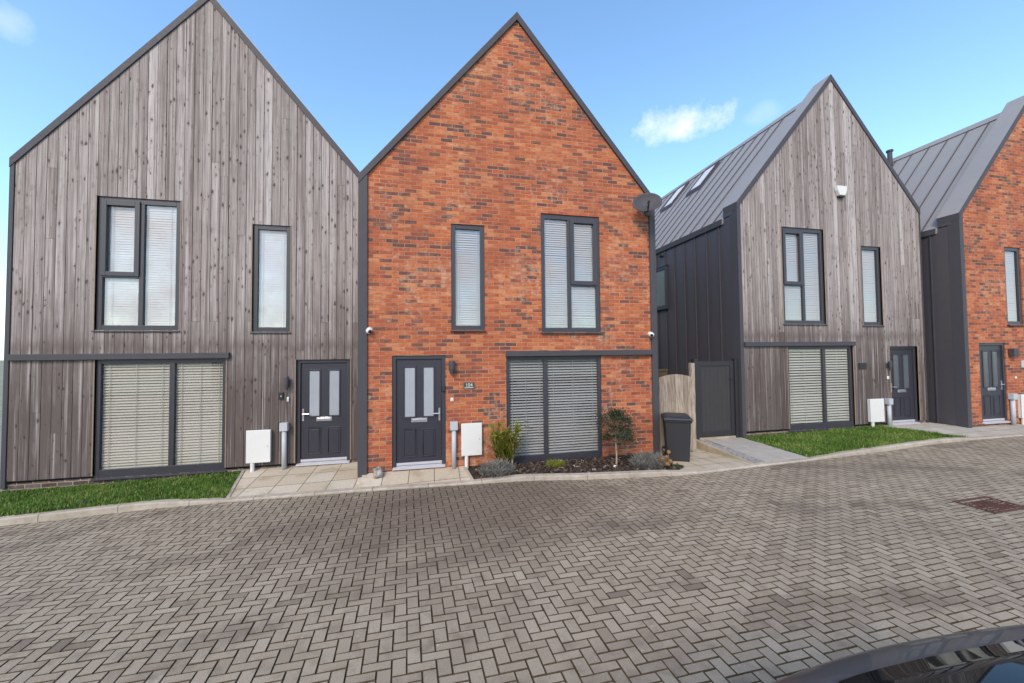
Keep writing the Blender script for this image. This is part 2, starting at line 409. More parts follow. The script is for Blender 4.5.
# kerb: stones of about 0.9 m, bullnosed, joints as thin gaps
kb = MB(); x = -12.0
while x < 22:
    x1 = x + (.915 if not (2.2 < x < 4) else .75)
    def sec(xx):
        y = kerb_y(xx); h = kerb_h(xx); z = zr(xx); e = .125
        return [(xx, y, z - .08), (xx, y + .004, z + h - .018), (xx, y + .02, z + h - .002), (xx, y + e, z + h + .002), (xx, y + e, z - .08)]
    n = 4; tn = random.random()
    rows = [sec(x + .004 + (x1 - x - .008) * k / n) for k in range(n + 1)]
    for p, q in zip(rows, rows[1:]):
        for i in range(4): kb.face([p[i], q[i], q[i + 1], p[i + 1]], 0, tn)
    kb.face(rows[0], 0, tn); kb.face(rows[-1][::-1], 0, tn)
    x = x1
tag(kb.build('kerb', M['kerb']), kind='structure')

def sheet(name, mat, fx0, fx1, fy0, fy1, fz, nx=24, ny=8, skirt=.25, amp=0, seed=1):
    """a raised pad: fy0/fy1 front and back edge as functions of x, fz height as function of (x, t)"""
    rng = random.Random(seed); s = MB(); G = []
    for i in range(nx + 1):
        row = []
        for j in range(ny + 1):
            t = j / ny; xx = fx0(t) + (fx1(t) - fx0(t)) * i / nx
            yy = fy0(xx) + (fy1(xx) - fy0(xx)) * t
            row.append((xx, yy, fz(xx, t) + (rng.uniform(-amp, amp) if 0 < j < ny else 0)))
        G.append(row)
    for i in range(nx):
        for j in range(ny): s.face([G[i][j], G[i + 1][j], G[i + 1][j + 1], G[i][j + 1]])
    dn = lambda p: (p[0], p[1], p[2] - skirt)
    for i in range(nx):
        s.face([dn(G[i][0]), dn(G[i + 1][0]), G[i + 1][0], G[i][0]]); s.face([G[i][ny], G[i + 1][ny], dn(G[i + 1][ny]), dn(G[i][ny])])
    for j in range(ny):
        s.face([dn(G[0][j + 1]), dn(G[0][j]), G[0][j], G[0][j + 1]]); s.face([dn(G[nx][j]), dn(G[nx][j + 1]), G[nx][j + 1], G[nx][j]])
    o = s.build(name, mat); return tag(o, kind='structure'), G

ky = lambda x: kerb_y(x) + .12
lerp = lambda a, b, t: a + (b - a) * max(0, min(1, t))
ktop = lambda x: zr(x) + kerb_h(x)
# slabs to the two doors
def slab_z(x, t): return lerp(ktop(x) - .004, lerp(-.045, -.012, (x + 2) / 1.), t)
pave, _ = sheet('paving_slabs', M['slab'], lambda t: lerp(-3.25, -3.52, t), lambda t: lerp(.63, .53, t), ky, lambda x: 8.05 if x < -1.31 else 7.21, slab_z, 42, 6)
# edging bands at either end of the slabs
eb = MB()
for (xa, xb, yb) in ((-3.25, -3.52, 8.0), (.68, .58, 7.19)):
    ya = ky(xa)
    eb.hexa([(xa - .05, ya, zr(xa) - .1), (xa, ya, zr(xa) - .1), (xb, yb, -.2), (xb - .05, yb, -.2),
             (xa - .05, ya, ktop(xa) + .008), (xa, ya, ktop(xa) + .008), (xb, yb, slab_z(xb, 1) + .008), (xb - .05, yb, slab_z(xb, 1) + .008)])
tag(eb.build('paving_edging', M['kerb']), kind='structure')
# lawn in front of the first timber house
def lawnA_z(x, t): return lerp(ktop(x) + .004, lerp(-.16, -.075, (x + 7.2) / 3.6), t)
sheet('lawn_soil', M['turf'], lambda t: -14, lambda t: lerp(-3.31, -3.56, t), ky, lambda x: 8.06, lawnA_z, 40, 8, amp=.012)
# planting bed before the brick house
def bed_z(x, t): return lerp(ktop(x) - .02, -.045, min(1, t * 2.2))
sheet('flower_bed', M['soil'], lambda t: lerp(.685, .585, t), lambda t: lerp(4.45, 4.69, t), ky, lambda x: 7.21, bed_z, 60, 16, amp=.022, seed=5)
# low paving by the bin
def low_z(x, t): return lerp(ktop(x) - .005, -.1, t * 1.6)
sheet('side_paving', M['slab'], lambda t: lerp(4.452, 4.692, t), lambda t: lerp(6.02, 5.86, t), ky, lambda x: 7.9, low_z, 10, 6)
# ramp to the side gate, cobbled strip, edging
def ramp_z(x, t): return lerp(ktop(x) + .006, .06, t * 1.02)
sheet('ramp', M['concrete'], lambda t: lerp(6.27, 6.2, t), lambda t: lerp(7.27, 7.2, t), ky, lambda x: 12, lambda x, t: ramp_z(x, t * 3.7), 6, 12)
cs = MB(); rng = random.Random(4)
for i in range(24):
    y0 = 6.1 + i * .068
    for k in range(2):
        xx = lerp(6.07, 6.0, (y0 - 6.1) / 1.6) + k * .1; zz = ramp_z(6.2, (y0 - 6.08) / 1.6) + rng.uniform(-.006, .008)
        cs.box(xx + .005, xx + .095, y0 + .004, y0 + .064, zz - .1, zz, 0, rng.random())
tag(cs.build('cobbled_strip', M['cobble'], bevel=.008), kind='structure')
rw = MB()
rw.hexa([(5.97, 6.05, -.3), (6.06, 6.05, -.3), (5.98, 7.75, -.3), (5.87, 7.75, -.3), (5.97, 6.05, -.03), (6.06, 6.05, -.03), (5.98, 7.75, .1), (5.87, 7.75, .1)])
o = rw.build('retaining_wall', M['wall_stone'], bevel=.008)
tag(o, 'low buff concrete retaining wall rising along the left of the ramp to the dark gate', 'retaining wall')
# lawn before the second timber house
def lawnC_z(x, t): return lerp(ktop(x) + .004, lerp(.06, .13, (x - 7.3) / 4), t * 1.1)
sheet('lawn_soil', M['turf'], lambda t: lerp(7.275, 7.205, t), lambda t: lerp(12.1, 11.42, t ** .6), ky, lambda x: 7.6, lawnC_z, 30, 8, amp=.012, seed=8)
# path to the far doors
def pathD_z(x, t): return lerp(ktop(x) - .004, .135 if x < 13.3 else .105, t * 1.1)
sheet('path_slabs', M['slab_grey'], lambda t: lerp(12.11, 11.43, t ** .6), lambda t: 22, ky, lambda x: 7.6 if x < 13.33 else 6.96, pathD_z, 60, 5)

def grass(name, n, fx, fz, dens_seed):
    rng = random.Random(dens_seed); s = MB()
    for _ in range(n):
        x, y, z, edge = fx(rng)
        h = rng.uniform(.03, .075) * (1.2 if rng.random() < .12 else 1); a = rng.uniform(0, 6.28); w = rng.uniform(.003, .006)
        pn = math.sin(x * 5.3 + 1.7 * math.sin(y * 6.1)) * math.sin(y * 7.7 + 2 * math.sin(x * 3.3))
        if pn > .55 and rng.random() < .75: continue
        h *= 1 - .35 * max(0, pn)
        b = rng.uniform(0, .8) * h; c, d = math.cos(a), math.sin(a)
        t = min(1, max(0, rng.gauss(.5, .2) + .25 * math.sin(x * 3.1) * math.sin(y * 4.3 + x)))
        if rng.random() < .06: t = 1
        p = Vector((x, y, z - .006)); q = Vector((-d * w, c * w, 0)); m = Vector((c * b * .4, d * b * .4, h * .6)); e = Vector((c * b, d * b, h))
        s.face([p - q, p + q, p + m + q * .8, p + m - q * .8], 0, t); s.face([p + m - q * .8, p + m + q * .8, p + e], 0, t)
    for _ in range(160):                                            # clover and other broad weeds in small colonies
        x0, y0, z0, _e = fx(rng)
        for _ in range(14):
            x = x0 + rng.gauss(0, .06); y = y0 + rng.gauss(0, .04)
            if y < ky(x) + .02 or y > y0 + .15: continue
            p = Vector((x, y, z0 + rng.uniform(.015, .05))); a = rng.uniform(0, 6.28); c, d = math.cos(a), math.sin(a); w = rng.uniform(.007, .014)
            u1 = Vector((c, d, rng.uniform(-.3, .3))) * w; u2 = Vector((-d, c, rng.uniform(-.3, .3))) * w
            s.face([p - u1, p - u2, p + u1, p + u2], 0, rng.uniform(.3, .8))
    o = s.build(name, M['blade']); return tag(o, kind='stuff')
def sampA(rng):
    while True:
        t = rng.random() * 1.03 - .03; x = rng.uniform(-8.2, lerp(-3.31, -3.56, t)); y = ky(x) + (8.0 - ky(x)) * t
        return x, y, lawnA_z(x, t), 0
def sampC(rng):
    t = rng.random() * 1.03 - .03; x = rng.uniform(lerp(7.27, 7.21, t), lerp(12.08, 11.4, max(t, 0) ** .6)); y = ky(x) + (7.56 - ky(x)) * t
    return x, y, lawnC_z(x, t), 0
grass('grass', 26000, sampA, 0, 11); grass('grass', 22000, sampC, 0, 12)

# ---------------------------------------------------------------- houses
W, H, AP = 6.0, 5.55, 9.14
DEP = 9.5; PAR = .42; RD = .27
WR, HR, XL = W, H, 0.                       # right-hand eave of the house being built, and where its left corner trim starts
def top(u, drop=0): return (H + (AP - H) * u / 3 if u <= 3 else AP + (HR - AP) * (u - 3) / (WR - 3)) - drop

def strips(ops, extra=(), base=0.):
    """split the gable into strips between opening edges; returns (u0,u1,[(v0,v1a,v1b)])"""
    br = sorted({0, W / 2, WR, *extra, *[round(o[k], 4) for o in ops for k in (0, 1)]})
    out = []
    for a, b in zip(br, br[1:]):
        if b - a < 1e-4: continue
        cut = sorted([(o[2], o[3]) for o in ops if o[0] < b - 1e-4 and o[1] > a + 1e-4])
        v = base; iv = []
        for c, d in cut:
            if c > v + .003: iv.append((v, c, c))
            v = max(v, d)
        iv.append((v, None, None)); out.append((a, b, iv))
    return out

def shell(name, mat, root, ops, y0, y1, base, drop=.1):
    s = MB(); TD = drop
    for a, b, iv in strips(ops, base=base):
        for v0, va, vb in iv:
            ta, tb = (top(a, TD), top(b, TD)) if va is None else (va, vb)
            s.face([(a, y0, v0), (b, y0, v0), (b, y0, tb), (a, y0, ta)]); s.face([(b, y1, v0), (a, y1, v0), (a, y1, ta), (b, y1, tb)])
    for o in ops:
        a, b, c, d = o
        s.face([(a, y0, c), (a, y0, d), (a, y1, d), (a, y1, c)]); s.face([(b, y0, d), (b, y0, c), (b, y1, c), (b, y1, d)])
        s.face([(a, y0, d), (b, y0, d), (b, y1, d), (a, y1, d)]); s.face([(b, y0, c), (a, y0, c), (a, y1, c), (b, y1, c)])
    return s.build(name, mat, root)

def boards(name, root, ops, base, seed):
    rng = random.Random(seed); s = MB(); P = .149; u = .096; k = 0
    edges = []
    while u < WR - .03: edges.append((u, min(WR - .03, u + P))); u += P
    for (a0, b0) in edges:
        k += 1; yf = -.02 - rng.uniform(0, .003)
        br = sorted({a0, b0, *[e for o in ops for e in o[:2] if a0 < e < b0]} | ({W / 2} if a0 < W / 2 < b0 else set()))
        joints = sorted(rng.uniform(.6, 8.5) for _ in range(rng.choice((0, 0, 1, 1))))
        if rng.random() < .35: joints.append(rng.choice((2.75, 4.2, 5.55))); joints.sort()
        tones = [min(.98, max(.02, rng.gauss(.5, .17))) for _ in range(len(joints) + 1)]
        for a, b in zip(br, br[1:]):
            if b - a < .004: continue
            mid = (a + b) / 2
            cut = sorted([(o[2], o[3]) for o in ops if o[0] < mid < o[1]])
            v = base; iv = []
            for c, d in cut:
                if c > v + .01: iv.append((v, c))
                v = max(v, d)
            iv.append((v, None))
            ga, gb = (.0045 if a == a0 else 0), (.0045 if b == b0 else 0)
            for v0, v1 in iv:
                lim = v1 if v1 is not None else max(top(a), top(b))
                cutp = [v0] + [j for j in joints if v0 + .1 < j < lim - .3] + [None]
                for q, (c, d) in enumerate(zip(cutp, cutp[1:])):
                    tn = tones[sum(1 for j in joints if j <= c + .01)]
                    if d is None:
                        da, db = (top(a + ga, .1), top(b - gb, .1)) if v1 is None else (v1, v1)
                    else: da = db = d - .0035
                    s.hexa([(a + ga, yf, c), (b - gb, yf, c), (b - gb, .012, c), (a + ga, .012, c),
                            (a + ga, yf, da), (b - gb, yf, db), (b - gb, .012, db), (a + ga, .012, da)], 0, tn)
    for o in ops:                                                    # pale cut strips at the sides of the openings
        for e, sg in ((o[0], -1), (o[1], 1)):
            s.box(min(e, e + sg * .018), max(e, e + sg * .018), -.031, .02, max(o[2], base), o[3] + .01, 1, rng.random())
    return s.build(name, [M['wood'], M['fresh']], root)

def window(root, o, kind, blind, tilt, seed, gap=.046, lift=0, mirror=False, ysill=-.05):
    """one window: frame mesh is the part; pane, blind and sill are its sub-parts"""
    a, b, c, d = o; Fm = MB(); y0 = .025 if mirror or abs(b - a - .65) < .015 else .006; y1 = y0 + .062; t = .085
    fx = (lambda u: a + b - u) if mirror else (lambda u: u)
    def bar(u0, u1, v0, v1, ya=y0, yb=y1):
        p, q = sorted((fx(u0), fx(u1))); Fm.box(p, q, ya, yb, v0, v1)
    rects = []
    def outer(tb=.09, tt=.09, ts=t):
        bar(a, a + ts, c, d); bar(b - ts, b, c, d); bar(a + ts, b - ts, d - tt, d, y0 + .001); bar(a + ts, b - ts, c, c + tb, y0 + .001)
    if kind == 'narrow':
        outer(); rects = [(a + t, b - t, c + .09, d - .09)]
    elif kind == 'upper':
        m0, m1 = a + .635, a + .71; outer(.09, .1, .09 if False else .085)
        bar(m0, m1, c + .09, d - .1, y0 + .002); tr = c + .955
        bar(a + t, m0, tr, tr + .06, y0 + .001)
        # opening sash at the top, a little proud
        s0, s1, s2, s3 = a + .06, m0 + .012, tr + .03, d - .055; w = .078; ya = y0 - .022
        bar(s0, s0 + w, s2, s3, ya, y0 + .03); bar(s1 - w, s1, s2, s3, ya, y0 + .03)
        bar(s0 + w, s1 - w, s3 - w - .02, s3, ya + .001, y0 + .03); bar(s0 + w, s1 - w, s2, s2 + w, ya + .001, y0 + .03)
        rects = [(s0 + w, s1 - w, s2 + w, s3 - w), (a + t, m0, c + .09, tr), (m1, b - t, c + .09, d - .1)]
    else:
        m0 = a + (b - a) * (.545 if not mirror else .575); m1 = m0 + .085
        outer(.14, .075, .07); bar(m0, m1, c + .14, d - .075, y0 + .002)
        rects = [(a + .07, m0, c + .14, d - .075), (m1, b - .07, c + .14, d - .075)]
    fr = Fm.build('window', M['frame'], root, bevel=.004)
    g = MB()
    for r in rects:
        p, q = sorted((fx(r[0]), fx(r[1]))); g.face([(p, y0 + .03, r[2]), (q, y0 + .03, r[2]), (q, y0 + .03, r[3]), (p, y0 + .03, r[3])])
    g.build('pane', M['glass'], fr)
    s = MB(); rng = random.Random(seed); w = .05; an = R(tilt); yb = y0 + .03 + .032
    z = c + .05 + lift
    halves = [(a + .02, b - .02)] if kind != 'lower' else [(min(fx(a + .02), fx(m0 + .03)), max(fx(a + .02), fx(m0 + .03))), (min(fx(m1 - .03), fx(b - .02)), max(fx(m1 - .03), fx(b - .02)))]
    for p, q in halves:
        zz = z; sag = rng.uniform(-.012, .012)
        while zz < d - .03:
            e = an + rng.gauss(0, .03); dy, dz = math.cos(e) * w / 2, math.sin(e) * w / 2
            s0, s1 = rng.gauss(0, .0015), rng.gauss(0, .0015) + sag * (1 if zz < z + .3 else 0)
            # slat with a crown
            s.face([(p, yb - dy, zz - dz + s0), (q, yb - dy, zz - dz + s1), (q, yb, zz + .004 + s1), (p, yb, zz + .004 + s0)], 0)
            s.face([(p, yb, zz + .004 + s0), (q, yb, zz + .004 + s1), (q, yb + dy, zz + dz + s1), (p, yb + dy, zz + dz + s0)], 0)
            zz += gap
        s.box(p, q, yb - .02, yb + .02, z - .035, z - .015)
        for k in ((.14, .5, .86) if kind != 'narrow' else (.2, .8)):
            x = p + (q - p) * k; s.box(x - .004, x + .004, yb - .027, yb - .024, z, d)
    s.build('blind', blind, fr)
    if ysill is not None:
        s = MB(); s.hexa([(a - .02, ysill, c - .035), (b + .02, ysill, c - .035), (b + .02, .1, c - .03), (a - .02, .1, c - .03), (a - .02, ysill, c - .012), (b + .02, ysill, c - .012), (b + .02, .1, c), (a - .02, .1, c)])
        s.build('sill', M['frame'], fr, bevel=.003)
    return fr

def front_door(root, o, hinge_right, frost, brass=False):
    a, b, c, d = o; y = .05
    lf = MB(); la, lb, lc, ld = a + .072, b - .072, c + .055, d - .07
    lf.box(la, lb, y, y + .045, lc, ld)
    gx = [(la + .155, la + .335), (lb - .335, lb - .155)]; gz = (c + .955, d - .235)
    # raised mouldings round the lights and the two lower panels
    def ring(x0, x1, z0, z1, w=.022, h=.012):
        for (p, q, r, s_) in ((x0, x0 + w, z0, z1), (x1 - w, x1, z0, z1), (x0 + w, x1 - w, z1 - w, z1), (x0 + w, x1 - w, z0, z0 + w)):
            lf.box(p, q, y - h, y + .01, r, s_)
    for x0, x1 in gx:
        ring(x0 - .03, x1 + .03, gz[0] - .035, gz[1] + .035, .03)
        ring(x0 - .035, x1 + .035, c + .2, c + .72, .02, .01)
        lf.box(x0 - .0, x1 + .0, y - .008, y + .01, c + .235, c + .685)
    dr = lf.build('door', M['door'], root, bevel=.004)
    f = MB(); f.box(a, a + .07, .02, .11, c, d); f.box(b - .07, b, .02, .11, c, d); f.box(a + .07, b - .07, .021, .11, d - .068, d)
    f.build('door_frame', M['frame'], dr, bevel=.004)
    for x0, x1 in gx:
        g = MB(); g.box(x0, x1, y - .004, y + .01, gz[0], gz[1]); g.build('door_glass', frost, dr)
    m = (a + b) / 2; l = MB(); l.box(m - .145, m + .145, y - .012, y + .01, c + .845, c + .925); l.box(m - .125, m + .125, y - .02, y, c + .865, c + .905)
    l.build('letterbox', M['silver'], dr, bevel=.005)
    hx = la + .045 if hinge_right else lb - .045; sg = 1 if hinge_right else -1
    h = MB(); h.box(hx - .016, hx + .016, y - .012, y + .01, c + .86, c + 1.1); h.tube([(hx, y, c + 1.0), (hx, y - .05, c + 1.0), (hx + sg * .12, y - .05, c + 1.0)], .011, 8)
    h.build('handle', M['silver'], dr)
    t = MB(); t.hexa([(a + .01, -.04, c - .0), (b - .01, -.04, c - .0), (b - .01, y + .02, c - .0), (a + .01, y + .02, c - .0), (a + .01, -.04, c + .02), (b - .01, -.04, c + .02), (b - .01, y + .02, c + .055), (a + .01, y + .02, c + .055)])
    t.box(la, lb, y - .014, y + .01, c + .058, c + .105)
    t.build('threshold', M['alu'], dr, bevel=.003)
    return dr

def house(name, loc, kind, label, cat_group, lay, seed, blinds, tilts, frost, right=(W, H), xl=0.):
    global WR, HR, XL
    (WR, HR), XL = right, xl
    root = empty(name, loc); tag(root, label, 'house', cat_group)
    mir = kind == 'brick'
    ops = [lay['up'], lay['nar'], lay['low'], lay['door']]
    base = lay['base']
    if kind == 'timber':
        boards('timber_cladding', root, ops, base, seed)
        shell('wall', M['clad'], root, ops, .012, .12, base - .02)
        cw0, cw1 = .094, .03
    else:
        shell('wall', M['brick'], root, ops, 0, .12, base)
        cw0, cw1 = .13, .125
    p = MB()
    segs = sorted([(0.02, W - .02)], key=lambda q: q[0])
    d0, d1 = lay['door'][:2]
    lo = lay['low']
    p.box(.02, d0 - .004, .006, .118, -.6, base - .001) if base < lay['low'][2] and d0 > 1 else None
    if d0 < 1: p.box(.02, d0 - .004, .006, .118, -.6, base - .001); p.box(d1 + .004, WR - .02, .006, .118, -.6, min(base, lo[2]) - .001)
    else:
        p = MB(); p.box(.02, d0 - .004, .006, .118, -.6, min(base, lo[2]) - .001); p.box(d1 + .004, WR - .02, .006, .118, -.6, base - .001)
    p.box(d0 - .003, d1 + .003, .02, .118, -.6, lay['door'][2] - .002)
    p.build('plinth', M['blue'], root)
    # corner trims
    for x0, x1 in ((XL - .002, cw0), (WR - cw1, WR + .012)):
        if kind == 'timber' and x0 > 1: x1 = WR + .004
        zb = -.12 if kind == 'timber' else -.05; c = MB(); c.prism([(x0, zb), (x1, zb), (x1, top(x1) - .165), (x0, top(x0) - .165)], -.036, .2); c.build('corner_trim', M['trim'], root, bevel=.004)
    # raised verge along both slopes of the gable
    for sgn in (0, 1):
        def pr(a, lo, hi):                                           # one leg of the gable as a band between two heights
            if not sgn: return [(XL + a, top(XL + a) + lo), (3, AP + lo), (3, AP + hi), (XL + a, top(XL + a) + hi)]
            return [(3, AP + lo), (WR - a, top(WR - a) + lo), (WR - a, top(WR - a) + hi), (3, AP + hi)]
        poly = pr(-.004, -.17, -.006)
        v = MB(); v.prism(poly, -.045, PAR - .02)
        v.build('verge_trim', M['trim'], root, bevel=.004)
        cp = pr(-.008, -.004, .006); cp2 = pr(-.006, .01 - RD, -.172)
        v = MB(); v.prism(cp, -.03, PAR); v.build('verge_capping', M['zinc'], root); v = MB(); v.prism(cp2, .122, PAR - .022); v.build('parapet', M['clad'], root)
    # roof slopes with standing seams
    rf = MB(); e0 = H - RD
    for sgn in (0, 1):
        wd = 3 if not sgn else WR - 3; eh = H if not sgn else HR
        X = (lambda u: WR - u * wd / 3) if sgn else (lambda u: u)
        def q(u, y, up=0): return (X(u), y, eh - RD + (AP - eh) / 3 * u + up)
        rf.hexa([q(-.03, PAR - .02, -.12), q(W / 2, PAR - .02, -.12), q(W / 2, DEP, -.12), q(-.03, DEP, -.12), q(-.03, PAR - .02), q(W / 2, PAR - .02), q(W / 2, DEP), q(-.03, DEP)])
        y = PAR + .3
        while y < DEP - .1:
            rf.hexa([q(-.03, y - .009, -.01), q(W / 2 - .06, y - .009, -.01), q(W / 2 - .06, y + .009, -.01), q(-.03, y + .009, -.01), q(-.03, y - .009, .05), q(W / 2 - .06, y - .009, .05), q(W / 2 - .06, y + .009, .05), q(-.03, y + .009, .05)], 1)
            y += .455
    rg = MB(); rg.prism([(3 - .14, AP - RD - .122), (3 + .14, AP - RD - .122), (3, AP - RD + .07)], PAR, DEP + .01)
    roof = rf.build('roof', [M['zinc'], M['seam']], root)
    rg.build('ridge_cap', M['zinc'], roof)
    for sgn in (0, 1):
        x0, x1 = (-.045, -.002) if not sgn else (WR + .002, WR + .045)
        ee = e0 if not sgn else HR - RD
        f = MB(); f.box(x0, x1, PAR + .001, DEP, ee - .16, ee - .005); f.build('eaves_flashing', M['trim'], root, bevel=.005)
    # side walls with standing seams, rear wall, floors
    for sgn in (0, 1):
        s = MB(); x0, x1 = (0, .12) if not sgn else (WR - .12, WR)
        s.box(x0, x1, .121, DEP - .12, -.3, e0 - .02)
        y = .55
        while y < DEP - .2:
            s.box(x0 - .028 if not sgn else x1 - .001, x0 + .001 if not sgn else x1 + .028, y - .008, y + .008, -.1, e0 - .165); y += .455
        s.build('side_wall', M['clad'], root)
    r = MB(); r.prism([(0, -.3), (WR, -.3), (WR, HR - RD - .1), (3, AP - RD - .1), (0, e0 - .1)], DEP - .119, DEP); r.build('rear_wall', M['clad'], root)
    fl = MB(); fl.box(.125, WR - .125, .125, DEP - .125, -.3, -.06); fl.box(.125, WR - .125, .125, DEP - .125, 2.3, 2.52); fl.box(.125, WR - .125, .125, DEP - .125, 5.2, 5.4)
    fl.box(.125, WR - .125, 3.4, 3.5, -.05, 5.1); fl.build('interior_floors', M['plaster'], root)
    # ledge over the big ground-floor window
    b0, b1 = lay['band']
    b = MB(); b.box(b0, b1, -.085, .03, lay['low'][3] + .005, lay['low'][3] + .112); b.build('ledge', M['trim'], root, bevel=.005)
    window(root, lay['up'], 'upper', blinds[0], tilts[0], seed + 1, mirror=mir)
    window(root, lay['nar'], 'narrow', blinds[1], tilts[1], seed + 2)
    window(root, lay['low'], 'lower', blinds[2], tilts[2], seed + 3, mirror=mir, ysill=-.04, gap=.066 if blinds[2] is M['blind_pale'] else (.051 if kind == 'timber' else .055))
    front_door(root, lay['door'], not mir, frost)
    return root, roof

TL = dict(up=(1.285, 2.585, 2.585, 5.015), nar=(3.79, 4.46, 2.56, 4.655), low=(1.31, 3.365, -.05, 2.05), door=(4.57, 5.57, -.065, 2.01), base=0.0, band=(.095, 3.435))
BL = dict(up=(3.458, 4.744, 2.608, 5.039), nar=(1.651, 2.301, 2.646, 4.71), low=(2.715, 4.735, .005, 2.12), door=(.559, 1.536, .062, 2.163), base=.03, band=(2.705, 5.88))
gt, gb_ = 'weathered timber fronted houses in the row', 'red brick fronted houses in the row'
A_, roofA = house('timber_house', (-7.223, 8.029, .036), 'timber', 'weathered grey timber house at the left end, lawn before its big cream blinds', gt, TL, 21,
                  (M['blind'], M['blind'], M['blind_cream']), (76, 80, 57), M['frost'], xl=.03)
B_, roofB = house('brick_house', (-1.321, 7.192, -.055), 'brick', 'red brick gabled house in the middle, planted bed under its window and a satellite dish', gb_, BL, 31,
                  (M['blind'], M['blind'], M['blind_grey']), (60, 60, 37), M['frost'], right=(6.02, 5.54), xl=-.03)
C_, roofC = house('timber_house', (7.187, 7.589, .207), 'timber', 'weathered grey timber house with a white alarm box under its gable and roof windows', gt, dict(TL, low=(1.362, 3.407, -.055, 2.025), door=(4.64, 5.62, -.08, 2.003)), 41,
                  (M['blind'], M['blind'], M['blind_pale']), (66, 72, 55), M['frost_dark'], right=(5.906, 5.79))
D_, roofD = house('brick_house', (13.324, 6.94, .115), 'brick', 'red brick gabled house at the right end of the row, cut by the photo edge', gb_, dict(BL, nar=(1.66, 2.30, 2.65, 4.74)), 51,
                  (M['blind'], M['blind'], M['blind_grey']), (68, 72, 30), M['frost_dark'])

# the side of the second timber house: small window and vent
def roof_pt(u, y, up=0): return (u, y, H - RD + (AP - H) / (W / 2) * u + up)
sw = MB(); y0, y1, z0, z1 = 2.72, 3.4, 3.3, 4.62
for (a, b, c, d) in ((y0, y0 + .09, z0, z1), (y1 - .09, y1, z0, z1), (y0 + .09, y1 - .09, z0, z0 + .09), (y0 + .09, y1 - .09, z1 - .09, z1)): sw.box(-.05, .0, a, b, c, d)
fr = sw.build('window', M['frame'], C_)
g = MB(); g.box(-.03, -.004, y0 + .088, y1 - .088, z0 + .088, z1 - .088); g.build('pane', M['side_pane'], fr)
s = MB(); s.box(-.075, 0, y0 - .03, y1 + .03, z0 - .04, z0 - .002); s.build('sill', M['frame'], fr); s = MB(); s.box(-.065, 0, y0 - .03, y1 + .03, z1 + .002, z1 + .03); s.build('hood', M['frame'], fr)
s = MB(); s.tube([(-.002, 2.95, 4.99), (-.07, 2.95, 4.99), (-.09, 2.95, 4.94)], [.05, .055, .05], 10); s.build('vent', M['trim'], C_)
# roof windows on the slope facing the brick house
for (u0, u1, ya, yb) in ((1.9, 2.75, 5.15, 5.85), (1.9, 2.75, 3.55, 4.25)):
    f = MB(); k = .07
    for (a, b, c, d) in ((u0, u1, ya, ya + k), (u0, u1, yb - k, yb), (u0, u0 + k, ya + k, yb - k), (u1 - k, u1, ya + k, yb - k)):
        f.hexa([roof_pt(a, c, -.01), roof_pt(b, c, -.01), roof_pt(b, d, -.01), roof_pt(a, d, -.01), roof_pt(a, c, .13), roof_pt(b, c, .13), roof_pt(b, d, .13), roof_pt(a, d, .13)])
    fo = f.build('skylight', M['trim'], roofC)
    q = MB(); q.hexa([roof_pt(a, c, h) for h in (.06, .1) for a, c in ((u0 + k, ya + k), (u1 - k, ya + k), (u1 - k, yb - k), (u0 + k, yb - k))])
    gl = q.build('skylight_pane', M['skyl'], roofC)
# flue on the far brick house
f = MB(); f.tube([(2.75, 3.1, 8.6), (2.75, 3.1, 9.13)], .07, 12); f.tube([(2.75, 3.1, 9.11), (2.75, 3.1, 9.17)], .1, 12); f.build('flue', M['trim'], roofD)

# ---------------------------------------------------------------- things fixed to the fronts
OR = dict(A=Vector((-7.223, 8.029, .036)), B=Vector((-1.321, 7.192, -.055)), C=Vector((7.187, 7.589, .207)), D=Vector((13.324, 6.94, .115)))
def at(h, u, v, y=0): return OR[h] + Vector((u, y, v))

def meter_box(h, u0, u1, v0, v1, foot, label, wood):
    y = -.03 if wood else 0
    r = empty('meter_box', at(h, (u0 + u1) / 2, v0, y)); tag(r, label, 'meter box', 'white utility meter boxes on the house fronts')
    w = (u1 - u0) / 2; hh = v1 - v0
    b = MB(); b.box(-w + .01, w - .01, -.06, 0, 0, hh - .01); b.build('box', M['white'], r, bevel=.008)
    d = MB(); d.box(-w, w, -.082, -.062, -.004, hh); d.build('lid', M['white'], r, bevel=.008)
    k = MB(); k.tube([(w - .05, -.081, hh * .5), (w - .05, -.088, hh * .5)], .012, 10); k.build('lock', M['grey_pl'], r)
    l = MB(); l.tube([(-w + .1, -.045, foot - v0), (-w + .1, -.045, .003)], .036, 12); l.build('leg', M['white'], r)
meter_box('A', 3.75, 4.165, .075, .685, -.14, 'white meter box on the timber front beside the lawn, left of the left-hand grey door', True)
meter_box('B', 1.822, 2.216, .255, .862, -.06, 'white meter box on red brick left of the leafy palm-like plant', False)
meter_box('C', 3.8, 4.26, .055, .65, -.15, 'white meter box on the timber house that has the alarm box', True)
meter_box('D', 1.88, 2.3, .16, .79, -.05, 'white meter box on red brick at the right edge of the photo', False)

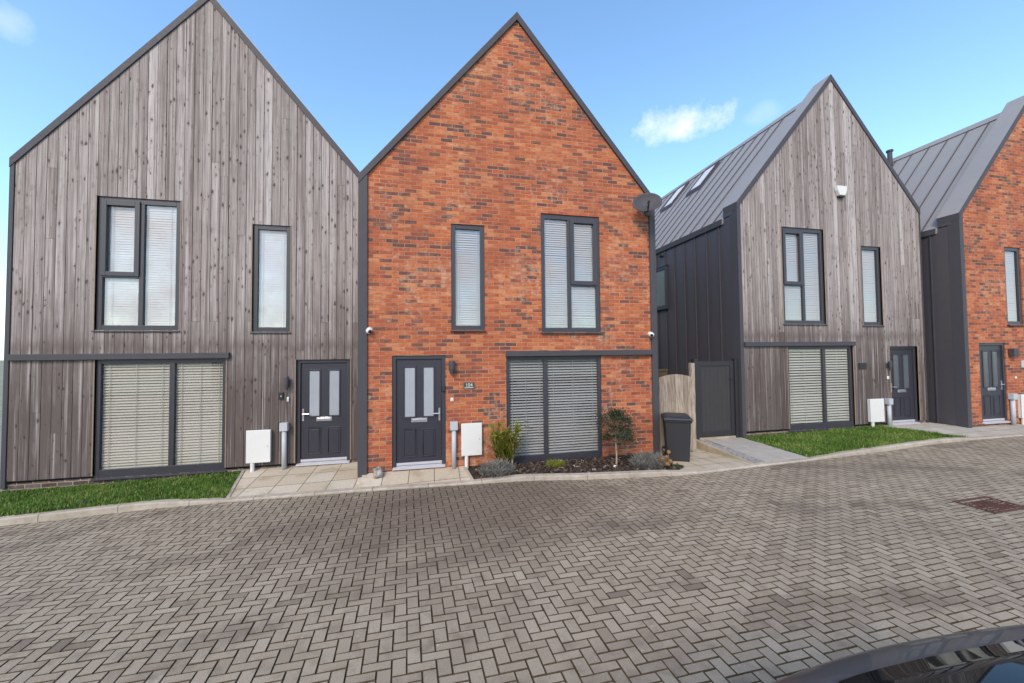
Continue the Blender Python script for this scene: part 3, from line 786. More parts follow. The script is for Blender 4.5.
def duct(h, u, v0, v1, label, wood):
    y = -.03 if wood else -.002
    r = empty('cable_duct', at(h, u, v0, y)); tag(r, label, 'cable duct', 'grey cable ducts beside the front doors')
    b = MB(); b.box(-.07, .07, -.11, 0, v1 - v0 - .155, v1 - v0); b.build('box', M['grey_pl'], r, bevel=.006)
    p = MB(); p.tube([(0, -.05, 0), (0, -.05, v1 - v0 - .156)], .043, 14); p.build('pipe', M['grey_pl'], r, smooth=True)
duct('A', 4.395, -.1, .8, 'grey cable duct with square top on timber between a meter box and the left-hand door', True)
duct('B', 1.686, .03, .905, 'grey cable duct with square top on red brick right of the middle front door', False)
duct('C', 4.46, -.1, .64, 'grey cable duct on timber left of the dark door facing the far lawn', True)
duct('D', 1.6, -.02, .82, 'grey cable duct on red brick near the right edge of the photo', False)

def bell(h, u, v, label, mat, w=.022, hh=.04, y=0, grp='doorbells beside the front doors'):
    r = empty('doorbell', at(h, u, v, y)); tag(r, label, 'doorbell', grp)
    b = MB(); b.box(-w, w, -.022, 0, -hh, hh); b.build('plate', mat, r, bevel=.008)
    k = MB(); k.tube([(0, -.021, -.008), (0, -.028, -.008)], .012, 12); k.build('button', M['grey_pl'], r)
bell('A', 4.32, 1.316, 'black camera doorbell on the weathered timber left of a grey door', M['black'], .038, .075, -.028)
bell('A', 4.44, 1.243, 'small cream bell push on timber right of the black camera doorbell', M['white'], .02, .045, -.028)
bell('B', 1.655, 1.316, 'small white bell push on red brick under the number plate', M['white'], .03, .035)
bell('C', 4.53, 1.18, 'small white bell push on timber left of the far dark door', M['white'], .035, .04, -.028)
bell('D', 1.86, 1.23, 'small pale bell push on red brick beside the last door', M['white'], .03, .03)
r = empty('key_safe', at('B', 1.5, 1.53, .02)); tag(r, 'small black key safe fixed on the right jamb of the middle front door', 'key safe')
b = MB(); b.box(-.032, .032, -.04, 0, -.06, .06); b.build('box', M['black'], r, bevel=.012); b = MB(); b.box(-.02, .02, -.048, -.041, -.04, .03); b.build('cover', M['charcoal'], r, bevel=.004)

def lamp(h, u, v, hh, label, square=False, y=0, w=.055):
    r = empty('wall_lamp', at(h, u, v, y)); tag(r, label, 'wall lamp', 'dark lamps beside the front doors')
    b = MB(); b.box(-.04, .04, -.02, 0, -.06, .06); b.build('bracket', M['trim'], r, bevel=.004)
    s = MB()
    if square: s.box(-w, w, -.12, -.021, -hh / 2, hh / 2); s.build('lamp_shade', M['trim'], r, bevel=.006)
    else:
        s.tube([(0, -.075, -hh / 2), (0, -.075, -hh * .1), (0, -.075, hh / 2 - .03), (0, -.075, hh / 2)], [w * .55, w, w, w * .75], 16); s.build('lamp_shade', M['trim'], r)
lamp('A', 4.435, 1.56, .26, 'dark cylinder lamp on weathered timber above the black camera doorbell', False, -.028, .04)
lamp('B', 1.655, 1.93, .26, 'dark tapered lamp on red brick at the top right of the middle door', False, 0, .062)
lamp('C', 4.53, 1.5, .24, 'dark cylinder lamp on timber left of the far dark door', False, -.028, .04)
lamp('D', 1.7, 1.9, .21, 'dark square lamp on red brick right of the last door', True, 0, .085)

def cctv(h, u, v, label, sgn):
    r = empty('security_camera', at(h, u, v)); tag(r, label, 'camera', 'round cameras on the brick front')
    b = MB(); b.tube([(0, 0, .02), (0, -.03, .02)], .05, 16); b.build('mount', M['white'], r, smooth=False)
    s = bmesh.new(); bmesh.ops.create_uvsphere(s, u_segments=20, v_segments=12, radius=.055)
    me = bpy.data.meshes.new('camera_body'); s.to_mesh(me); s.free(); me.materials.append(M['white']); me.polygons.foreach_set('use_smooth', [True] * len(me.polygons))
    o = bpy.data.objects.new('camera_body', me); COL.objects.link(o); o.parent = r; o.location = (0, -.065, 0)
    l = MB(); l.tube([(sgn * .02, -.105, -.012), (sgn * .035, -.125, -.022)], [.032, .027], 14); l.build('lens', M['black'], r)
cctv('B', .165, 2.62, 'white round security camera at the left edge of the red brick front', 1)
cctv('B', 5.87, 2.55, 'white round security camera at the right edge of the red brick front above the ledge', -1)

r = empty('alarm_box', at('C', 3.145, 6.03, -.028)); tag(r, 'white alarm box on the timber gable', 'alarm box')
b = MB(); b.prism([(-.15, .13), (-.15, .02), (-.09, -.12), (.09, -.12), (.15, .02), (.15, .13)][::-1], -.085, 0); b.build('housing', M['white'], r, bevel=.012)
b = MB(); b.box(-.085, .085, -.08, -.005, -.16, -.121); b.build('strobe', M['black'], r, bevel=.01)

def plate(h, u, v, w, hh, label, text, mat, y=0, under=False):
    r = empty('house_number_plate', at(h, u, v, y)); tag(r, label, 'sign', 'number plates beside the doors')
    b = MB(); b.box(-w / 2, w / 2, -.016, 0, -hh / 2, hh / 2); b.build('board', mat, r, bevel=.003)
    if under:
        b = MB(); b.box(-w * .42, w * .42, -.0185, -.0165, -hh * .4, -hh * .26); b.build('rule', M['grey_pl'], r)
    if text:
        cu = bpy.data.curves.new('t', 'FONT'); cu.body = text; cu.size = hh * .78; cu.align_x = 'CENTER'; cu.align_y = 'CENTER'; cu.extrude = .001
        t = bpy.data.objects.new('t', cu); COL.objects.link(t); bpy.context.view_layer.update()
        me = bpy.data.meshes.new_from_object(t.evaluated_get(bpy.context.evaluated_depsgraph_get())); bpy.data.objects.remove(t); me.name = 'lettering'
        me.materials.clear(); me.materials.append(M['tag_w'])
        o = bpy.data.objects.new('lettering', me); COL.objects.link(o); o.parent = r; o.location = (0, -.0185, hh * .08); o.rotation_euler = (R(90), 0, 0)
plate('B', 1.98, 1.573, .205, .12, 'dark slate number plate on red brick right of the middle door', '104', M['plate'], 0, True)
plate('C', 3.7, 1.5, .25, .16, 'black plate on timber between the big window and the far dark door', None, M['black'], -.028)
plate('D', 2.2, 1.59, .2, .19, 'small pale blue plate on red brick at the right edge of the photo', None, M['grey_pl'], 0)

# satellite dish on the right corner of the brick house
r = empty('satellite_dish', at('B', 5.86, 5.25, -.05)); tag(r, 'dark grey oval satellite dish on the right corner of the middle brick gable', 'satellite dish')
nrm = Vector((-.42, -.86, .3)).normalized(); upv = Vector((0, 0, 1)); rt = upv.cross(nrm).normalized() * -1; upd = nrm.cross(rt).normalized() * -1
if upd.z < 0: upd = -upd
d = MB(); c0 = Vector((-.2, -.27, .0)); rings = []
for i in range(9):
    rr = i / 8; ring = []
    for k in range(36):
        w = 2 * math.pi * k / 36
        ring.append(c0 + rt * (math.cos(w) * .29 * rr) + upd * (math.sin(w) * .23 * rr) + nrm * (.075 * rr * rr))
    rings.append(ring)
for i in range(8):
    for k in range(36):
        l = (k + 1) % 36
        if i == 0: d.face([rings[0][0], rings[1][k], rings[1][l]])
        else: d.face([rings[i][k], rings[i + 1][k], rings[i + 1][l], rings[i][l]])
do = d.build('reflector', M['trim'], r, smooth=True); so = do.modifiers.new('thick', 'SOLIDIFY'); so.thickness = .012
a = MB(); low = c0 - upd * .22 + nrm * .07; tip = c0 + nrm * .36 - upd * .2
a.tube([low, low + nrm * .12 - upd * .03, tip], .013, 8); a.tube([c0 - nrm * .02, low + nrm * .1], .008, 6); a.build('arm', M['black'], r)
a = MB(); a.tube([tip - nrm * .03, tip - nrm * .1 + upd * .03], [.035, .03], 12); a.build('receiver', M['black'], r)
a = MB(); a.tube([c0 - nrm * .01, c0 - nrm * .12, Vector((-.0, .02, -.02))], .022, 8); a.box(-.07, .07, -.0, .03, -.12, .08); a.build('wall_bracket', M['black'], r)

# ---------------------------------------------------------------- between the houses: fence gate, post, dark side gate, bin
fg = empty('fence_gate', (5.25, 7.3, -.1)); tag(fg, 'pale arched close-board timber gate behind the wheelie bin', 'gate')
s = MB(); n = 8; w0, w1 = -.44, .37
for i in range(n):
    a = w0 + (w1 - w0) * i / n; b = w0 + (w1 - w0) * (i + 1) / n
    hz = lambda x: 1.66 + .07 * (1 - ((x - (w0 + w1) / 2) / ((w1 - w0) / 2)) ** 2)
    s.hexa([(a + .002, -.01, .03), (b - .002, -.01, .03), (b - .002, .012, .03), (a + .002, .012, .03), (a + .002, -.01, hz(a)), (b - .002, -.01, hz(b)), (b - .002, .012, hz(b)), (a + .002, .012, hz(a))], 0, random.random())
s.build('boards', M['panel_wood'], fg)
for z in (.25, .9, 1.45): s = MB(); s.box(w0, w1, .013, .05, z, z + .09, 0, .3); s.build('rail', M['panel_wood'], fg)
po = MB(); po.box(-.045, .045, -.045, .045, -.3, 1.97, 0, .9); o = po.build('fence_post', M['panel_wood'], loc=(5.685, 7.36, -.1), bevel=.005)
tag(o, 'tall pale timber fence post between the arched gate and the dark side gate', 'fence post')
rf = empty('rear_fence', (5.1, 8.6, -.1)); tag(rf, 'brown fence top with small posts glimpsed behind the arched timber gate', 'fence')
s = MB()
for i in range(10): s.box(-.38 + i * .12, -.38 + i * .12 + .115, 0, .02, 0, 1.72, 0, random.random() * .3)
s.build('boards', M['oldwood'], rf)
s = MB(); s.box(-.38, .82, -.02, .04, 1.725, 1.78, 0, .2); s.build('capping', M['oldwood'], rf)

gg = empty('garden_gate', (6.56, 7.68, .05)); tag(gg, 'dark grey metal framed side gate with grey infill at the top of the ramp', 'gate')
for x in (-.60, .515):
    s = MB(); s.box(x, x + .105, -.05, .055, -.12, 1.9); s.build('post', M['gate'], gg, bevel=.005)
s = MB(); s.box(-.485, -.385, -.02, .03, .07, 1.84); s.box(.41, .508, -.02, .03, .07, 1.84); s.box(-.384, .409, -.019, .03, 1.73, 1.84); s.box(-.384, .409, -.019, .03, .07, .18)
s.build('gate_frame', M['gate'], gg, bevel=.004)
s = MB()
for i in range(7): a = -.384 + i * .1133; s.box(a + .001, a + .112, -.002, .015, .18, 1.73)
s.build('infill_panel', plain('grey_composite', (.034, .031, .033), .65, var=.2, scale=10), gg)
s = MB(); s.tube([(.45, -.02, 1.42), (.45, -.06, 1.42), (.36, -.06, 1.42)], .011, 8); s.build('handle', M['black'], gg)
s = MB(); s.box(-.49, .51, -.03, .04, -.1, .05); s.build('gravel_board', M['wall_stone'], gg)

bn = empty('wheelie_bin', (4.91, 6.86, -.095), R(-29)); tag(bn, 'charcoal wheelie bin with closed lid beside the corner of the middle brick house', 'bin')
def taper(s, w0, d0, w1, d1, z0, z1, yo=0, mi=0): s.hexa([(-w0, -d0 + yo, z0), (w0, -d0 + yo, z0), (w0, d0 + yo, z0), (-w0, d0 + yo, z0), (-w1, -d1 + yo, z1), (w1, -d1 + yo, z1), (w1, d1 + yo, z1), (-w1, d1 + yo, z1)], mi)
s = MB(); taper(s, .205, .22, .24, .285, .02, .84); taper(s, .25, .295, .262, .31, .80, .845); s.build('body', M['charcoal'], bn, bevel=.015)
s = MB(); taper(s, .275, .325, .268, .318, .85, .89); taper(s, .262, .31, .2, .24, .89, .925); s.build('lid', M['charcoal'], bn, bevel=.015)
s = MB(); s.tube([(-.2, .36, .88), (.2, .36, .88)], .014, 8)
for x in (-.2, 0, .2): s.tube([(x, .3, .87), (x, .36, .88)], .012, 6)
s.build('handle', M['charcoal'], bn)
for x in (-.24, .24):
    s = MB(); s.tube([(x - .025, .23, .1), (x + .025, .23, .1)], .1, 18); s.build('wheel', M['black'], bn)

# ---------------------------------------------------------------- plants and small things
def leafcloud(s, n, fpos, ln, wd, rng, upb=.3, tone=lambda p: random.random(), mi=0):
    for _ in range(n):
        p = Vector(fpos()); a = rng.uniform(0, 6.28); e = rng.uniform(-.6, 1.2) * (1 - upb) + upb * .9
        d = Vector((math.cos(a) * math.cos(e), math.sin(a) * math.cos(e), math.sin(e))); L = ln * rng.uniform(.6, 1.2)
        q = d.cross(Vector((rng.uniform(-1, 1), rng.uniform(-1, 1), rng.uniform(-1, 1)))).normalized() * wd * rng.uniform(.7, 1.2)
        s.face([p, p + d * L * .5 + q, p + d * L, p + d * L * .5 - q], mi, min(1, max(0, tone(p) + rng.uniform(-.3, .3))))

rng = random.Random(77)
# olive: bare straight stem, loose ball of clumps
ol = empty('olive_tree', (3.42, 6.62, -.08)); tag(ol, 'small standard olive tree with slim bare stem in the planting bed', 'tree')
s = MB(); s.tube([(0, 0, 0), (.008, 0, .25), (-.006, .004, .5), (.004, 0, .78)], [.02, .016, .014, .012], 8)
clumps = []
for k in range(34):
    a = rng.uniform(0, 6.28); rr = .3 * rng.random() ** .4; zz = rng.uniform(-.2, .28)
    f = math.sqrt(max(.12, 1 - (zz / .3) ** 2)); clumps.append(Vector((math.cos(a) * rr * f, math.sin(a) * rr * f, .74 + zz)))
clumps += [Vector((.33, .05, .62)), Vector((.3, -.05, .52)), Vector((-.06, 0, 1.06)), Vector((-.27, 0, 1.0)), Vector((.2, 0, .96))]
for c in clumps: s.tube([(0, 0, .6 + rng.random() * .12), c * .55 + Vector((0, 0, .3)), c], [.008, .005, .003], 5)
s.build('trunk', M['bark'], ol)
s = MB()
for c in clumps:
    bt = rng.uniform(.1, .75); rad = rng.uniform(.06, .12)
    leafcloud(s, 150, lambda: c + Vector((rng.gauss(0, rad * .6), rng.gauss(0, rad * .6), rng.gauss(0, rad * .55))), .05, .0065, rng, .45, lambda p: bt)
s.build('crown', M['olive'], ol)

# cordyline-like plant
pl = empty('palm_plant', (1.24, 6.95, -.06)); tag(pl, 'yellow green palm-like plant with arching strap leaves beside the big window', 'plant')
s = MB(); st = MB()
for k, (bx, by, hh) in enumerate(((0, 0, .46), (.1, .03, .38), (-.09, .02, .58), (.19, -.02, .6))):
    st = MB(); st.tube([(bx, by, 0), (bx * 1.3, by, hh)], [.02, .013], 7); st.build('stem', M['bark'], pl)
    for _ in range(70):
        a = rng.uniform(0, 6.28); el = rng.uniform(.5, 1.45); L = rng.uniform(.3, .56); w = rng.uniform(.009, .017)
        kz = rng.uniform(.25, 1); p = Vector((bx * (1 + .3 * kz), by, hh * kz)); d = Vector((math.cos(a) * math.cos(el), math.sin(a) * math.cos(el) * .75, math.sin(el))); sd = d.cross(Vector((0, 0, 1))).normalized() * w
        t = min(1, max(0, rng.gauss(.55, .28))); prev = p
        for j in range(5):
            e = (j + 1) / 5; nx = p + d * L * e + Vector((0, 0, -.26 * L * e * e * (1.5 - math.sin(el))))
            k0, k1 = (1 - j / 5 * .6), (1 - e * .75)
            s.face([prev - sd * k0, prev + sd * k0, nx + sd * k1, nx - sd * k1], 0, t); prev = nx
    for _ in range(14):                                             # small side leaves further up
        a = rng.uniform(0, 6.28); p = Vector((bx * 1.6 + rng.gauss(.02, .09), by + rng.gauss(0, .05), hh + rng.uniform(.02, .3)))
        leafcloud(s, 5, lambda: p, .11, .013, rng, .2, lambda q: .6)
s.build('foliage', M['palm'], pl)

def shrub(name, loc, rx, ry, h, n, mat, label, ln=.13, wd=.004, upb=.75, cat='shrub', group=None):
    s = MB(); cl = [(rng.uniform(-1, 1), rng.uniform(-1, 1), rng.random()) for _ in range(14)]
    def pos():
        while True:
            x, y = rng.uniform(-1, 1), rng.uniform(-1, 1); r2 = x * x + y * y
            if r2 < 1:
                return (x * rx, y * ry, rng.random() ** .7 * h * .75 * math.sqrt(1 - r2 * .8) * (.75 + .25 * math.sin(x * 9 + y * 7)))
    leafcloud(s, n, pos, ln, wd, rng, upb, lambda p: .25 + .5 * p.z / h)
    r = empty(name, loc); tag(r, label, cat, group); s.build('foliage', mat, r)
    st = MB()
    for _ in range(9): x, y = rng.uniform(-.4, .4) * rx, rng.uniform(-.4, .4) * ry; st.tube([(x, y, -.02), (x * 1.6, y * 1.6, h * .5)], [.006, .003], 5)
    st.build('stem', M['bark'], r); return r
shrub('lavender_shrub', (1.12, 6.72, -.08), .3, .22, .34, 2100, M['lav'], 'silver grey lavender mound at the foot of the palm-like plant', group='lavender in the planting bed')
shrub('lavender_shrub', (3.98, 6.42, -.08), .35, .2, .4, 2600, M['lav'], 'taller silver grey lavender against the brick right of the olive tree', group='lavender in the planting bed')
shrub('grass_tuft', (2.27, 6.85, -.06), .17, .12, .15, 900, M['lime'], 'low lime green tuft under the middle of the big window', .09, .004, .8, 'plant')
shrub('herb_plant', (4.5, 6.26, -.07), .09, .07, .09, 260, M['herb'], 'small dark green plant at the right end of the planting bed', .05, .012, .3, 'plant')
hy = empty('dried_hydrangea', (4.3, 6.33, -.07)); tag(hy, 'dried hydrangea with round tan flower heads in front of the bin', 'plant')
st = MB(); hd = []
for (x, y, z) in ((.05, 0, .3), (.02, .02, .2), (-.1, .0, .17), (.06, -.03, .13), (-.17, .03, .14), (-.03, -.06, .1)):
    st.tube([(x * .3, y * .3, -.02), (x * .7, y * .7, z * .5), (x, y, z)], [.005, .004, .003], 5)
    s = MB(); c = Vector((x, y, z)); rad = rng.uniform(.03, .05); bt = rng.uniform(.3, .8)
    for _ in range(120):
        d = Vector((rng.gauss(0, 1), rng.gauss(0, 1), rng.gauss(0, 1) + .3)).normalized(); p = c + d * rad * rng.uniform(.75, 1.05); q = d.orthogonal().normalized() * .011; t = d.cross(q)
        s.face([p - q - t, p + q - t, p + q + t, p - q + t], 0, min(1, max(0, bt + rng.uniform(-.35, .35))))
    s.build('flower_head', M['dry'], hy)
st.build('stem', M['bark'], hy)
s = MB(); leafcloud(s, 90, lambda: (rng.gauss(-.06, .08), rng.gauss(0, .05), rng.uniform(.01, .17)), .07, .016, rng, .2, lambda p: .35); s.build('dry_leaves', M['dry'], hy)

def rock(name, loc, size, mat, label, cat, seed):
    bm = bmesh.new(); bmesh.ops.create_icosphere(bm, subdivisions=3, radius=1); rr = random.Random(seed)
    import mathutils
    for v in bm.verts:
        k = 1 + .35 * mathutils.noise.noise(v.co * 1.3 + Vector((seed, 0, 0))) + .12 * mathutils.noise.noise(v.co * 4 + Vector((seed, 3, 0)))
        v.co = Vector((v.co.x * size[0], v.co.y * size[1], v.co.z * size[2])) * k
    me = bpy.data.meshes.new(name); bm.to_mesh(me); bm.free(); me.materials.append(mat)
    o = bpy.data.objects.new(name, me); COL.objects.link(o); o.location = loc; return tag(o, label, cat)
rock('doorstop_stone', (-.99, 7.03, .03), (.085, .075, .105), M['rock'], 'rough pale stone standing on the slabs left of the middle door', 'stone', 3)
rock('white_pebble', (3.35, 6.53, -.055), (.045, .04, .05), M['white'], 'round white stone at the foot of the olive stem', 'stone', 6)
for i in range(0): pass
# chips of bark and small stones on the bed: nobody could count them
s = MB(); r2 = random.Random(9)
for _ in range(1500):
    x = r2.uniform(.72, 4.5); t = r2.uniform(.05, .98); y = ky(x) + (7.18 - ky(x)) * t; z = bed_z(x, t) + r2.uniform(.0, .025); a = r2.uniform(0, 3.14); L = r2.uniform(.012, .035); w = L * r2.uniform(.3, .8); tl = r2.uniform(-.6, .6)
    c, d = math.cos(a), math.sin(a)
    P = [Vector((x + c * p * L - d * q * w, y + d * p * L + c * q * w, z + p * L * tl)) for p, q in ((-1, -1), (1, -1), (1, 1), (-1, 1))]
    s.hexa([p for p in P] + [p + Vector((0, 0, .008)) for p in P], 0, r2.random())
m = NT('bark_chips'); m.set(m.ramp(m.attr('tone'), [(0, (.02, .014, .01)), (.6, (.07, .045, .032)), (.93, (.13, .095, .07)), (1, (.4, .37, .33))]), .9); 
tag(s.build('bark_chippings', m.mat), kind='stuff')
# flat cover in the lawn
s = MB(); s.box(-.09, .09, -.06, .06, -.04, .012); o = s.build('lawn_cover', M['charcoal'], loc=(-5.28, 7.0, lawnA_z(-5.28, .16) + .02), bevel=.01); tag(o, 'small dark flat cover lying in the grass near the left kerb', 'cover')
# iron cover in the road
dg = empty('drain_cover', (7.54, 3.73, zr(7.54) + .008), 0); dg.rotation_euler.y = -.015; tag(dg, 'rusty iron drain cover set in the block paving at the right', 'drain cover')
s = MB(); a, b = .33, .208
for (x0, x1, y0, y1) in ((-a, a, -b, -b + .035), (-a, a, b - .035, b), (-a, -a + .035, -b + .035, b - .035), (a - .035, a, -b + .035, b - .035)): s.box(x0, x1, y0, y1, -.05, .004)
s.build('rim', M['rust'], dg)
s = MB(); s.box(-a + .036, a - .036, -b + .036, b - .036, -.05, -.012)
for i in range(11):
    for j in range(6):
        x = -a + .06 + i * .05; y = -b + .06 + j * .05
        if (i + j) % 2: s.box(x, x + .034, y, y + .02, -.013, .001)
        else: s.box(x + .006, x + .026, y - .006, y + .028, -.013, .001)
s.build('lid', M['rust'], dg)
# door mats
for (h, u0, u1) in (('C', 4.7, 5.7), ('D', 1.25, 2.1)):
    pass

# ---------------------------------------------------------------- parked car (only its roof reaches into the picture)
def car():
    r = empty('parked_car', (2.31, .065, zr(2.31) - .055), R(-6)); tag(r, 'dark grey car roof with large dark glass panel at the lower right corner', 'car')
    paint = NT('dark_grey_paint'); paint.set(paint.mix(paint.noise(paint.coord(), 300, 2), (.05, .048, .047), (.075, .072, .07)), .45, .2, .5, .5); paint = paint.mat
    gl = NT('tinted_car_glass'); gl.set((.006, .007, .008), .015, 0, .45); gl = gl.mat
    # cross sections along the car: x, half width at sill / belt / roof edge, z sill / belt / roof edge / roof crown
    S = [(-2.1, .62, .70, .62, .38, .72, .78, .80), (-2.06, .74, .84, .70, .30, .78, .96, .98), (-1.98, .80, .88, .66, .24, .88, 1.18, 1.2), (-1.88, .82, .9, .62, .22, .92, 1.24, 1.29), (-1.6, .83, .91, .69, .2, .93, 1.365, 1.415),
         (-1.1, .83, .91, .73, .2, .92, 1.435, 1.485), (-.4, .83, .91, .74, .2, .91, 1.45, 1.5), (.2, .83, .91, .72, .2, .9, 1.42, 1.46), (.7, .83, .9, .69, .2, .9, 1.24, 1.27), (1.15, .83, .89, .72, .2, .89, .98, 1.0), (1.7, .81, .86, .66, .22, .84, .9, .92), (2.05, .72, .78, .56, .26, .74, .78, .8), (2.16, .55, .62, .5, .34, .6, .64, .65)]
    s = MB(); rows = []
    for (x, a, b, c, z0, z1, z2, z3) in S:
        half = [(a * .9, z0 - .06), (a, z0), ((a + b) / 2 + .02, (z0 + z1) / 2), (b, z1), (b - .03, z1 + .04), (c + .03, z2 - .06), (c, z2), (c * .82, z2 + (z3 - z2) * .55), (c * .4, z3 - .005), (0, z3)]
        rows.append([(x, -y, z) for y, z in half] + [(x, y, z) for y, z in half[-2::-1]])
    n = len(rows[0]); me = bpy.data.meshes.new('body'); V = [p for q in rows for p in q]; F = []; MI = []
    for i in range(len(rows) - 1):
        for k in range(n - 1):
            F.append((i * n + k, (i + 1) * n + k, (i + 1) * n + k + 1, i * n + k + 1))
            side = k in (4, n - 6); MI.append(1 if side and 4 <= i <= 7 else 0)
    F.append(tuple(range(n))[::-1]); F.append(tuple((len(rows) - 1) * n + k for k in range(n))); MI += [0, 0]
    me.from_pydata(V, [], F); me.materials.append(paint); me.materials.append(gl); me.polygons.foreach_set('material_index', MI); me.polygons.foreach_set('use_smooth', [True] * len(F))
    bm = bmesh.new(); bm.from_mesh(me); bmesh.ops.recalc_face_normals(bm, faces=bm.faces); bm.to_mesh(me); bm.free()
    o = bpy.data.objects.new('body', me); COL.objects.link(o); o.parent = r
    sub = o.modifiers.new('s', 'SUBSURF'); sub.levels = 2; sub.render_levels = 3
    # glass roof panel, following the crown of the roof a few mm proud
    def crown(x, y):
        for p, q in zip(S, S[1:]):
            if p[0] <= x <= q[0]:
                t = (x - p[0]) / (q[0] - p[0]); t2 = t; c = p[3] + (q[3] - p[3]) * t2; z2 = p[6] + (q[6] - p[6]) * t2; z3 = p[7] + (q[7] - p[7]) * t2
                k = min(1, abs(y) / c); return z3 - (z3 - z2) * k ** 2.2
        return 1.4
    return r, paint, gl, crown, S
car_r, paint, gl, crown, CS = car()
def car_parts():
    from mathutils.bvhtree import BVHTree
    bo = [o for o in bpy.data.objects if o.name.startswith('body') and o.parent == car_r][0]
    bpy.context.view_layer.update(); dg_ = bpy.context.evaluated_depsgraph_get(); ev = bo.evaluated_get(dg_); me = ev.to_mesh(); bt = BVHTree.FromPolygons([v.co for v in me.vertices], [tuple(p.vertices) for p in me.polygons]); ev.to_mesh_clear()
    def crown(x, y):
        h = bt.ray_cast(Vector((x, y, 5)), Vector((0, 0, -1))); return h[0].z if h[0] else 1.4
    g = MB(); nx, ny = 28, 20; x0, x1 = -1.78, .1
    def wid(x):
        t = (x - x0) / .55; return .615 * math.sqrt(max(0, 1 - max(0, 1 - t) ** 2.4)) if t < 1 else .615 + .015 * min(1, (t - 1))
    G = [[(x, wid(x) * (2 * j / ny - 1), crown(x, wid(x) * (2 * j / ny - 1)) + .006) for j in range(ny + 1)] for x in [x0 + (x1 - x0) * (i / nx) ** 1.4 for i in range(nx + 1)]]
    for i in range(nx):
        for j in range(ny): g.face([G[i][j], G[i + 1][j], G[i + 1][j + 1], G[i][j + 1]])
    o = g.build('glass_roof', gl, car_r, smooth=True); m = o.modifiers.new('t', 'SOLIDIFY'); m.thickness = .008; m.offset = 1
    for x in (-1.32, 1.36):
        for y in (-.8, .8):
            s = MB(); s.tube([(x, y - .1, .31), (x, y + .1, .31)], .31, 28); w = s.build('wheel', M['black'], car_r, bevel=.03)
            s = MB(); yy = y + (.101 if y > 0 else -.101); s.tube([(x, yy - .004, .31), (x, yy + .006, .31)], .2, 20); s.build('rim', M['silver'], w)
    for y in (-.66, .66):
        s = MB(); s.box(-2.1, -2.0, y - .14, y + .14, .76, .9); s.build('tail_light', plain('red_lens', (.4, .01, .01), .2), car_r, bevel=.03)
        s = MB(); s.box(2.0, 2.09, y - .16, y + .1, .58, .7); s.build('headlight', M['silver'], car_r, bevel=.03)
        s = MB(); s.box(.62, .76, y * 1.36 - .1, y * 1.36 + .1, .95, 1.1); s.build('mirror', paint, car_r, bevel=.03)
car_parts()

# ---------------------------------------------------------------- the other side of the close, mirrored in the windows
bw = empty('bungalow', (-9, -19, zr(-9) - .1)); tag(bw, 'low brick bungalow with pale fascia across the close, mirrored in the big left window', 'bungalow')
s = MB(); s.box(-9, 9, -6, 0, 0, 2.5); s.build('wall', M['brick'], bw)
s = MB(); s.hexa([(-9.4, -6.4, 2.56), (9.4, -6.4, 2.56), (9.4, .4, 2.56), (-9.4, .4, 2.56), (-7.4, -3.2, 4.5), (7.4, -3.2, 4.5), (7.4, -2.8, 4.5), (-7.4, -2.8, 4.5)]); s.build('roof', M['charcoal'], bw)
s = MB(); s.box(-9.42, 9.42, .3, .43, 2.4, 2.62); s.build('fascia', M['white'], bw)
for x in (-6, -2, 3, 6.5):
    s = MB(); s.box(x - .8, x + .8, .0, .05, .9, 2.1); f = s.build('window', M['white'], bw); s = MB(); s.box(x - .72, x + .72, .051, .055, .98, 2.02); s.build('pane', M['frost_dark'], f)
s = MB(); s.box(.4, 1.3, .0, .05, .0, 2.1); s.build('door', M['door'], bw)
sl_ = empty('street_lamp', (-12.5, -9, zr(-12) - .1)); tag(sl_, 'tall slim street lamp across the close, mirrored in the upper left window', 'street lamp')
s = MB(); s.tube([(0, 0, 0), (0, 0, 1.2), (0, 0, 6)], [.09, .07, .045], 12); s.build('pole', M['trim'], sl_)
s = MB(); s.tube([(0, 0, 5.9), (.3, .2, 6.15), (.9, .5, 6.25)], .03, 8); s.build('arm', M['trim'], sl_)
s = MB(); s.box(.7, 1.2, .4, .62, 6.2, 6.3); s.build('lantern', M['trim'], sl_, bevel=.03)

# ---------------------------------------------------------------- light, sky, camera
SUN_AZ, SUN_EL = R(212), R(38)              # azimuth clockwise from +Y: behind the camera, to its left
w = bpy.data.worlds.new('World'); SC.world = w; w.use_nodes = True; nt = w.node_tree
bg = nt.nodes['Background']
sky = nt.nodes.new('ShaderNodeTexSky'); sky.sky_type = 'NISHITA'; sky.sun_disc = False
sky.sun_elevation = SUN_EL; sky.sun_rotation = SUN_AZ; sky.air_density = 1.0; sky.dust_density = .6; sky.ozone_density = 1.0
tc = nt.nodes.new('ShaderNodeTexCoord')
def wmath(op, a, b=None, clamp=False):
    n = nt.nodes.new('ShaderNodeMath'); n.operation = op; n.use_clamp = clamp
    for i, v in enumerate((a, b)):
        if v is None: continue
        if isinstance(v, (int, float)): n.inputs[i].default_value = v
        else: nt.links.new(v, n.inputs[i])
    return n.outputs[0]
nz = nt.nodes.new('ShaderNodeTexNoise'); nz.inputs['Scale'].default_value = 13; nz.inputs['Detail'].default_value = 9; nz.inputs['Roughness'].default_value = .62
mpn = nt.nodes.new('ShaderNodeMapping'); mpn.inputs['Location'].default_value = (3.3, .4, .7); nt.links.new(tc.outputs['Generated'], mpn.inputs[0]); nt.links.new(mpn.outputs[0], nz.inputs['Vector'])
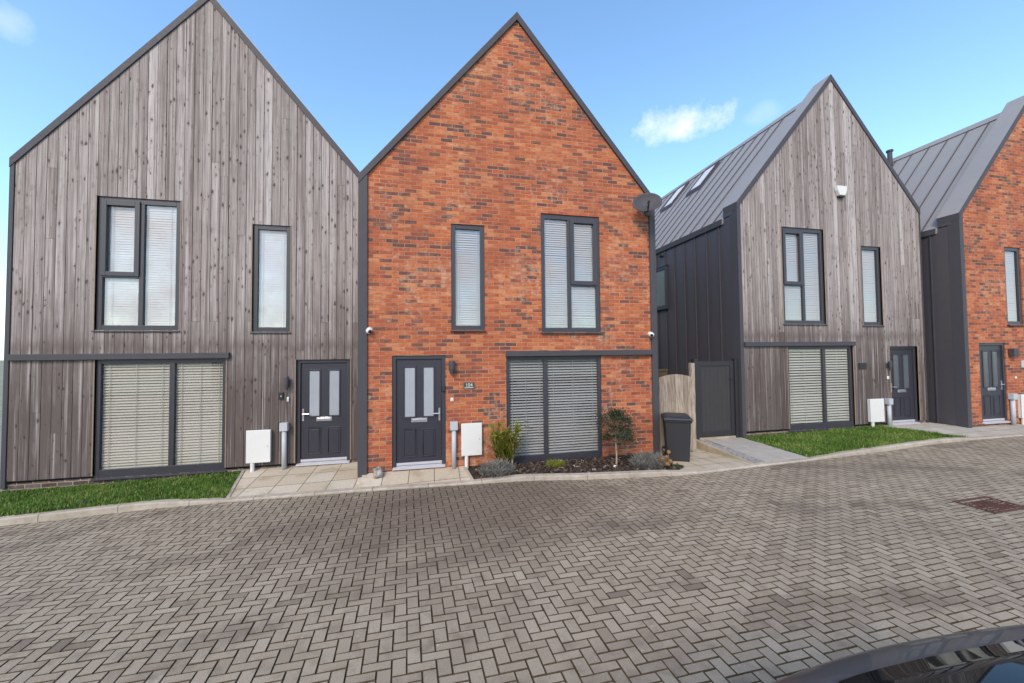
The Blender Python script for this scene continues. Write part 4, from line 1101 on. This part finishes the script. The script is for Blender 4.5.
def cloud(d, rt_h, rt_v, amount):
    """a cloud in the sky dome: direction, angular half width and half height"""
    d = Vector(d).normalized(); h = d.cross(Vector((0, 0, 1))).normalized(); v = h.cross(d)
    def dot(vec, off):
        n = nt.nodes.new('ShaderNodeVectorMath'); n.operation = 'DOT_PRODUCT'; n.inputs[1].default_value = vec; nt.links.new(tc.outputs['Generated'], n.inputs[0]); return n.outputs['Value']
    a = wmath('DIVIDE', dot(h, 0), rt_h); b = wmath('DIVIDE', dot(v, 0), rt_v)
    # flat base: squash the lower half
    r2 = wmath('ADD', wmath('MULTIPLY', a, a), wmath('MULTIPLY', b, b))
    front = wmath('GREATER_THAN', dot(d, 0), 0)
    f = wmath('SUBTRACT', wmath('ADD', wmath('SUBTRACT', 1.0, r2), wmath('MULTIPLY', wmath('SUBTRACT', nz.outputs['Fac'], .5), 4.2)), .0)
    return wmath('MULTIPLY', wmath('MULTIPLY', wmath('MULTIPLY', f, .75, True), front), amount)
fac = cloud((.522, .694, .492), .105, .042, .74)
for args in (((.642, .607, .468), .035, .022, .13), ((-.592, .649, .478), .03, .025, .22), ((-.7, .72, .0), .25, .09, .5), ((-.1, -.88, .42), 1.4, .66, .95)):  # last one: unseen bank behind the camera, added to soften light and whiten reflections
    fac = wmath('MAXIMUM', fac, cloud(*args))
mx = nt.nodes.new('ShaderNodeMix'); mx.data_type = 'RGBA'; nt.links.new(fac, mx.inputs[0]); 
tn = nt.nodes.new('ShaderNodeMix'); tn.data_type = 'RGBA'; tn.blend_type = 'MULTIPLY'; tn.inputs[0].default_value = 1; nt.links.new(sky.outputs[0], tn.inputs[6]); tn.inputs[7].default_value = (1.42, 1.7, 1.78, 1)
nt.links.new(tn.outputs[2], mx.inputs[6]); mx.inputs[7].default_value = (6.3, 6.5, 7.2, 1)
nt.links.new(mx.outputs[2], bg.inputs[0]); bg.inputs[1].default_value = .15

sl = bpy.data.lights.new('sun', 'SUN'); sl.energy = 2.0; sl.angle = R(16); sl.color = (1, .8, .62)
so = bpy.data.objects.new('sun', sl); COL.objects.link(so)
sd = Vector((math.sin(SUN_AZ) * math.cos(SUN_EL), math.cos(SUN_AZ) * math.cos(SUN_EL), math.sin(SUN_EL)))
so.rotation_euler = sd.to_track_quat('Z', 'Y').to_euler(); so.location = sd * 40

FPX, YAW, PIT, ROL = 370.656, R(11.903), R(1.6726), R(.5573)
def ray(x, y, z):
    c, s = math.cos(ROL), math.sin(ROL); x, z = c * x + s * z, -s * x + c * z
    c, s = math.cos(PIT), math.sin(PIT); y, z = c * y - s * z, s * y + c * z
    c, s = math.cos(YAW), math.sin(YAW); x, y = c * x + s * y, -s * x + c * y
    return Vector((x, y, z))
cam = bpy.data.cameras.new('camera'); cam.sensor_width = 36; cam.lens = FPX * 36 / 1024; cam.clip_start = .05; cam.clip_end = 2000
co = bpy.data.objects.new('camera', cam); COL.objects.link(co)
X, Y, Z = ray(1, 0, 0), ray(0, 0, 1), -ray(0, 1, 0)
mt = Matrix((X, Y, Z)).transposed().to_4x4(); mt.translation = (0, 0, CZ); co.matrix_world = mt
SC.camera = co
SC.view_settings.view_transform = 'Standard'; SC.view_settings.look = 'None'; SC.view_settings.gamma = 1; SC.view_settings.exposure = .47
SC.view_settings.use_curve_mapping = False
SC.render.resolution_x = 1024; SC.render.resolution_y = 683
SC.cycles.max_bounces = 8; SC.cycles.transparent_max_bounces = 12
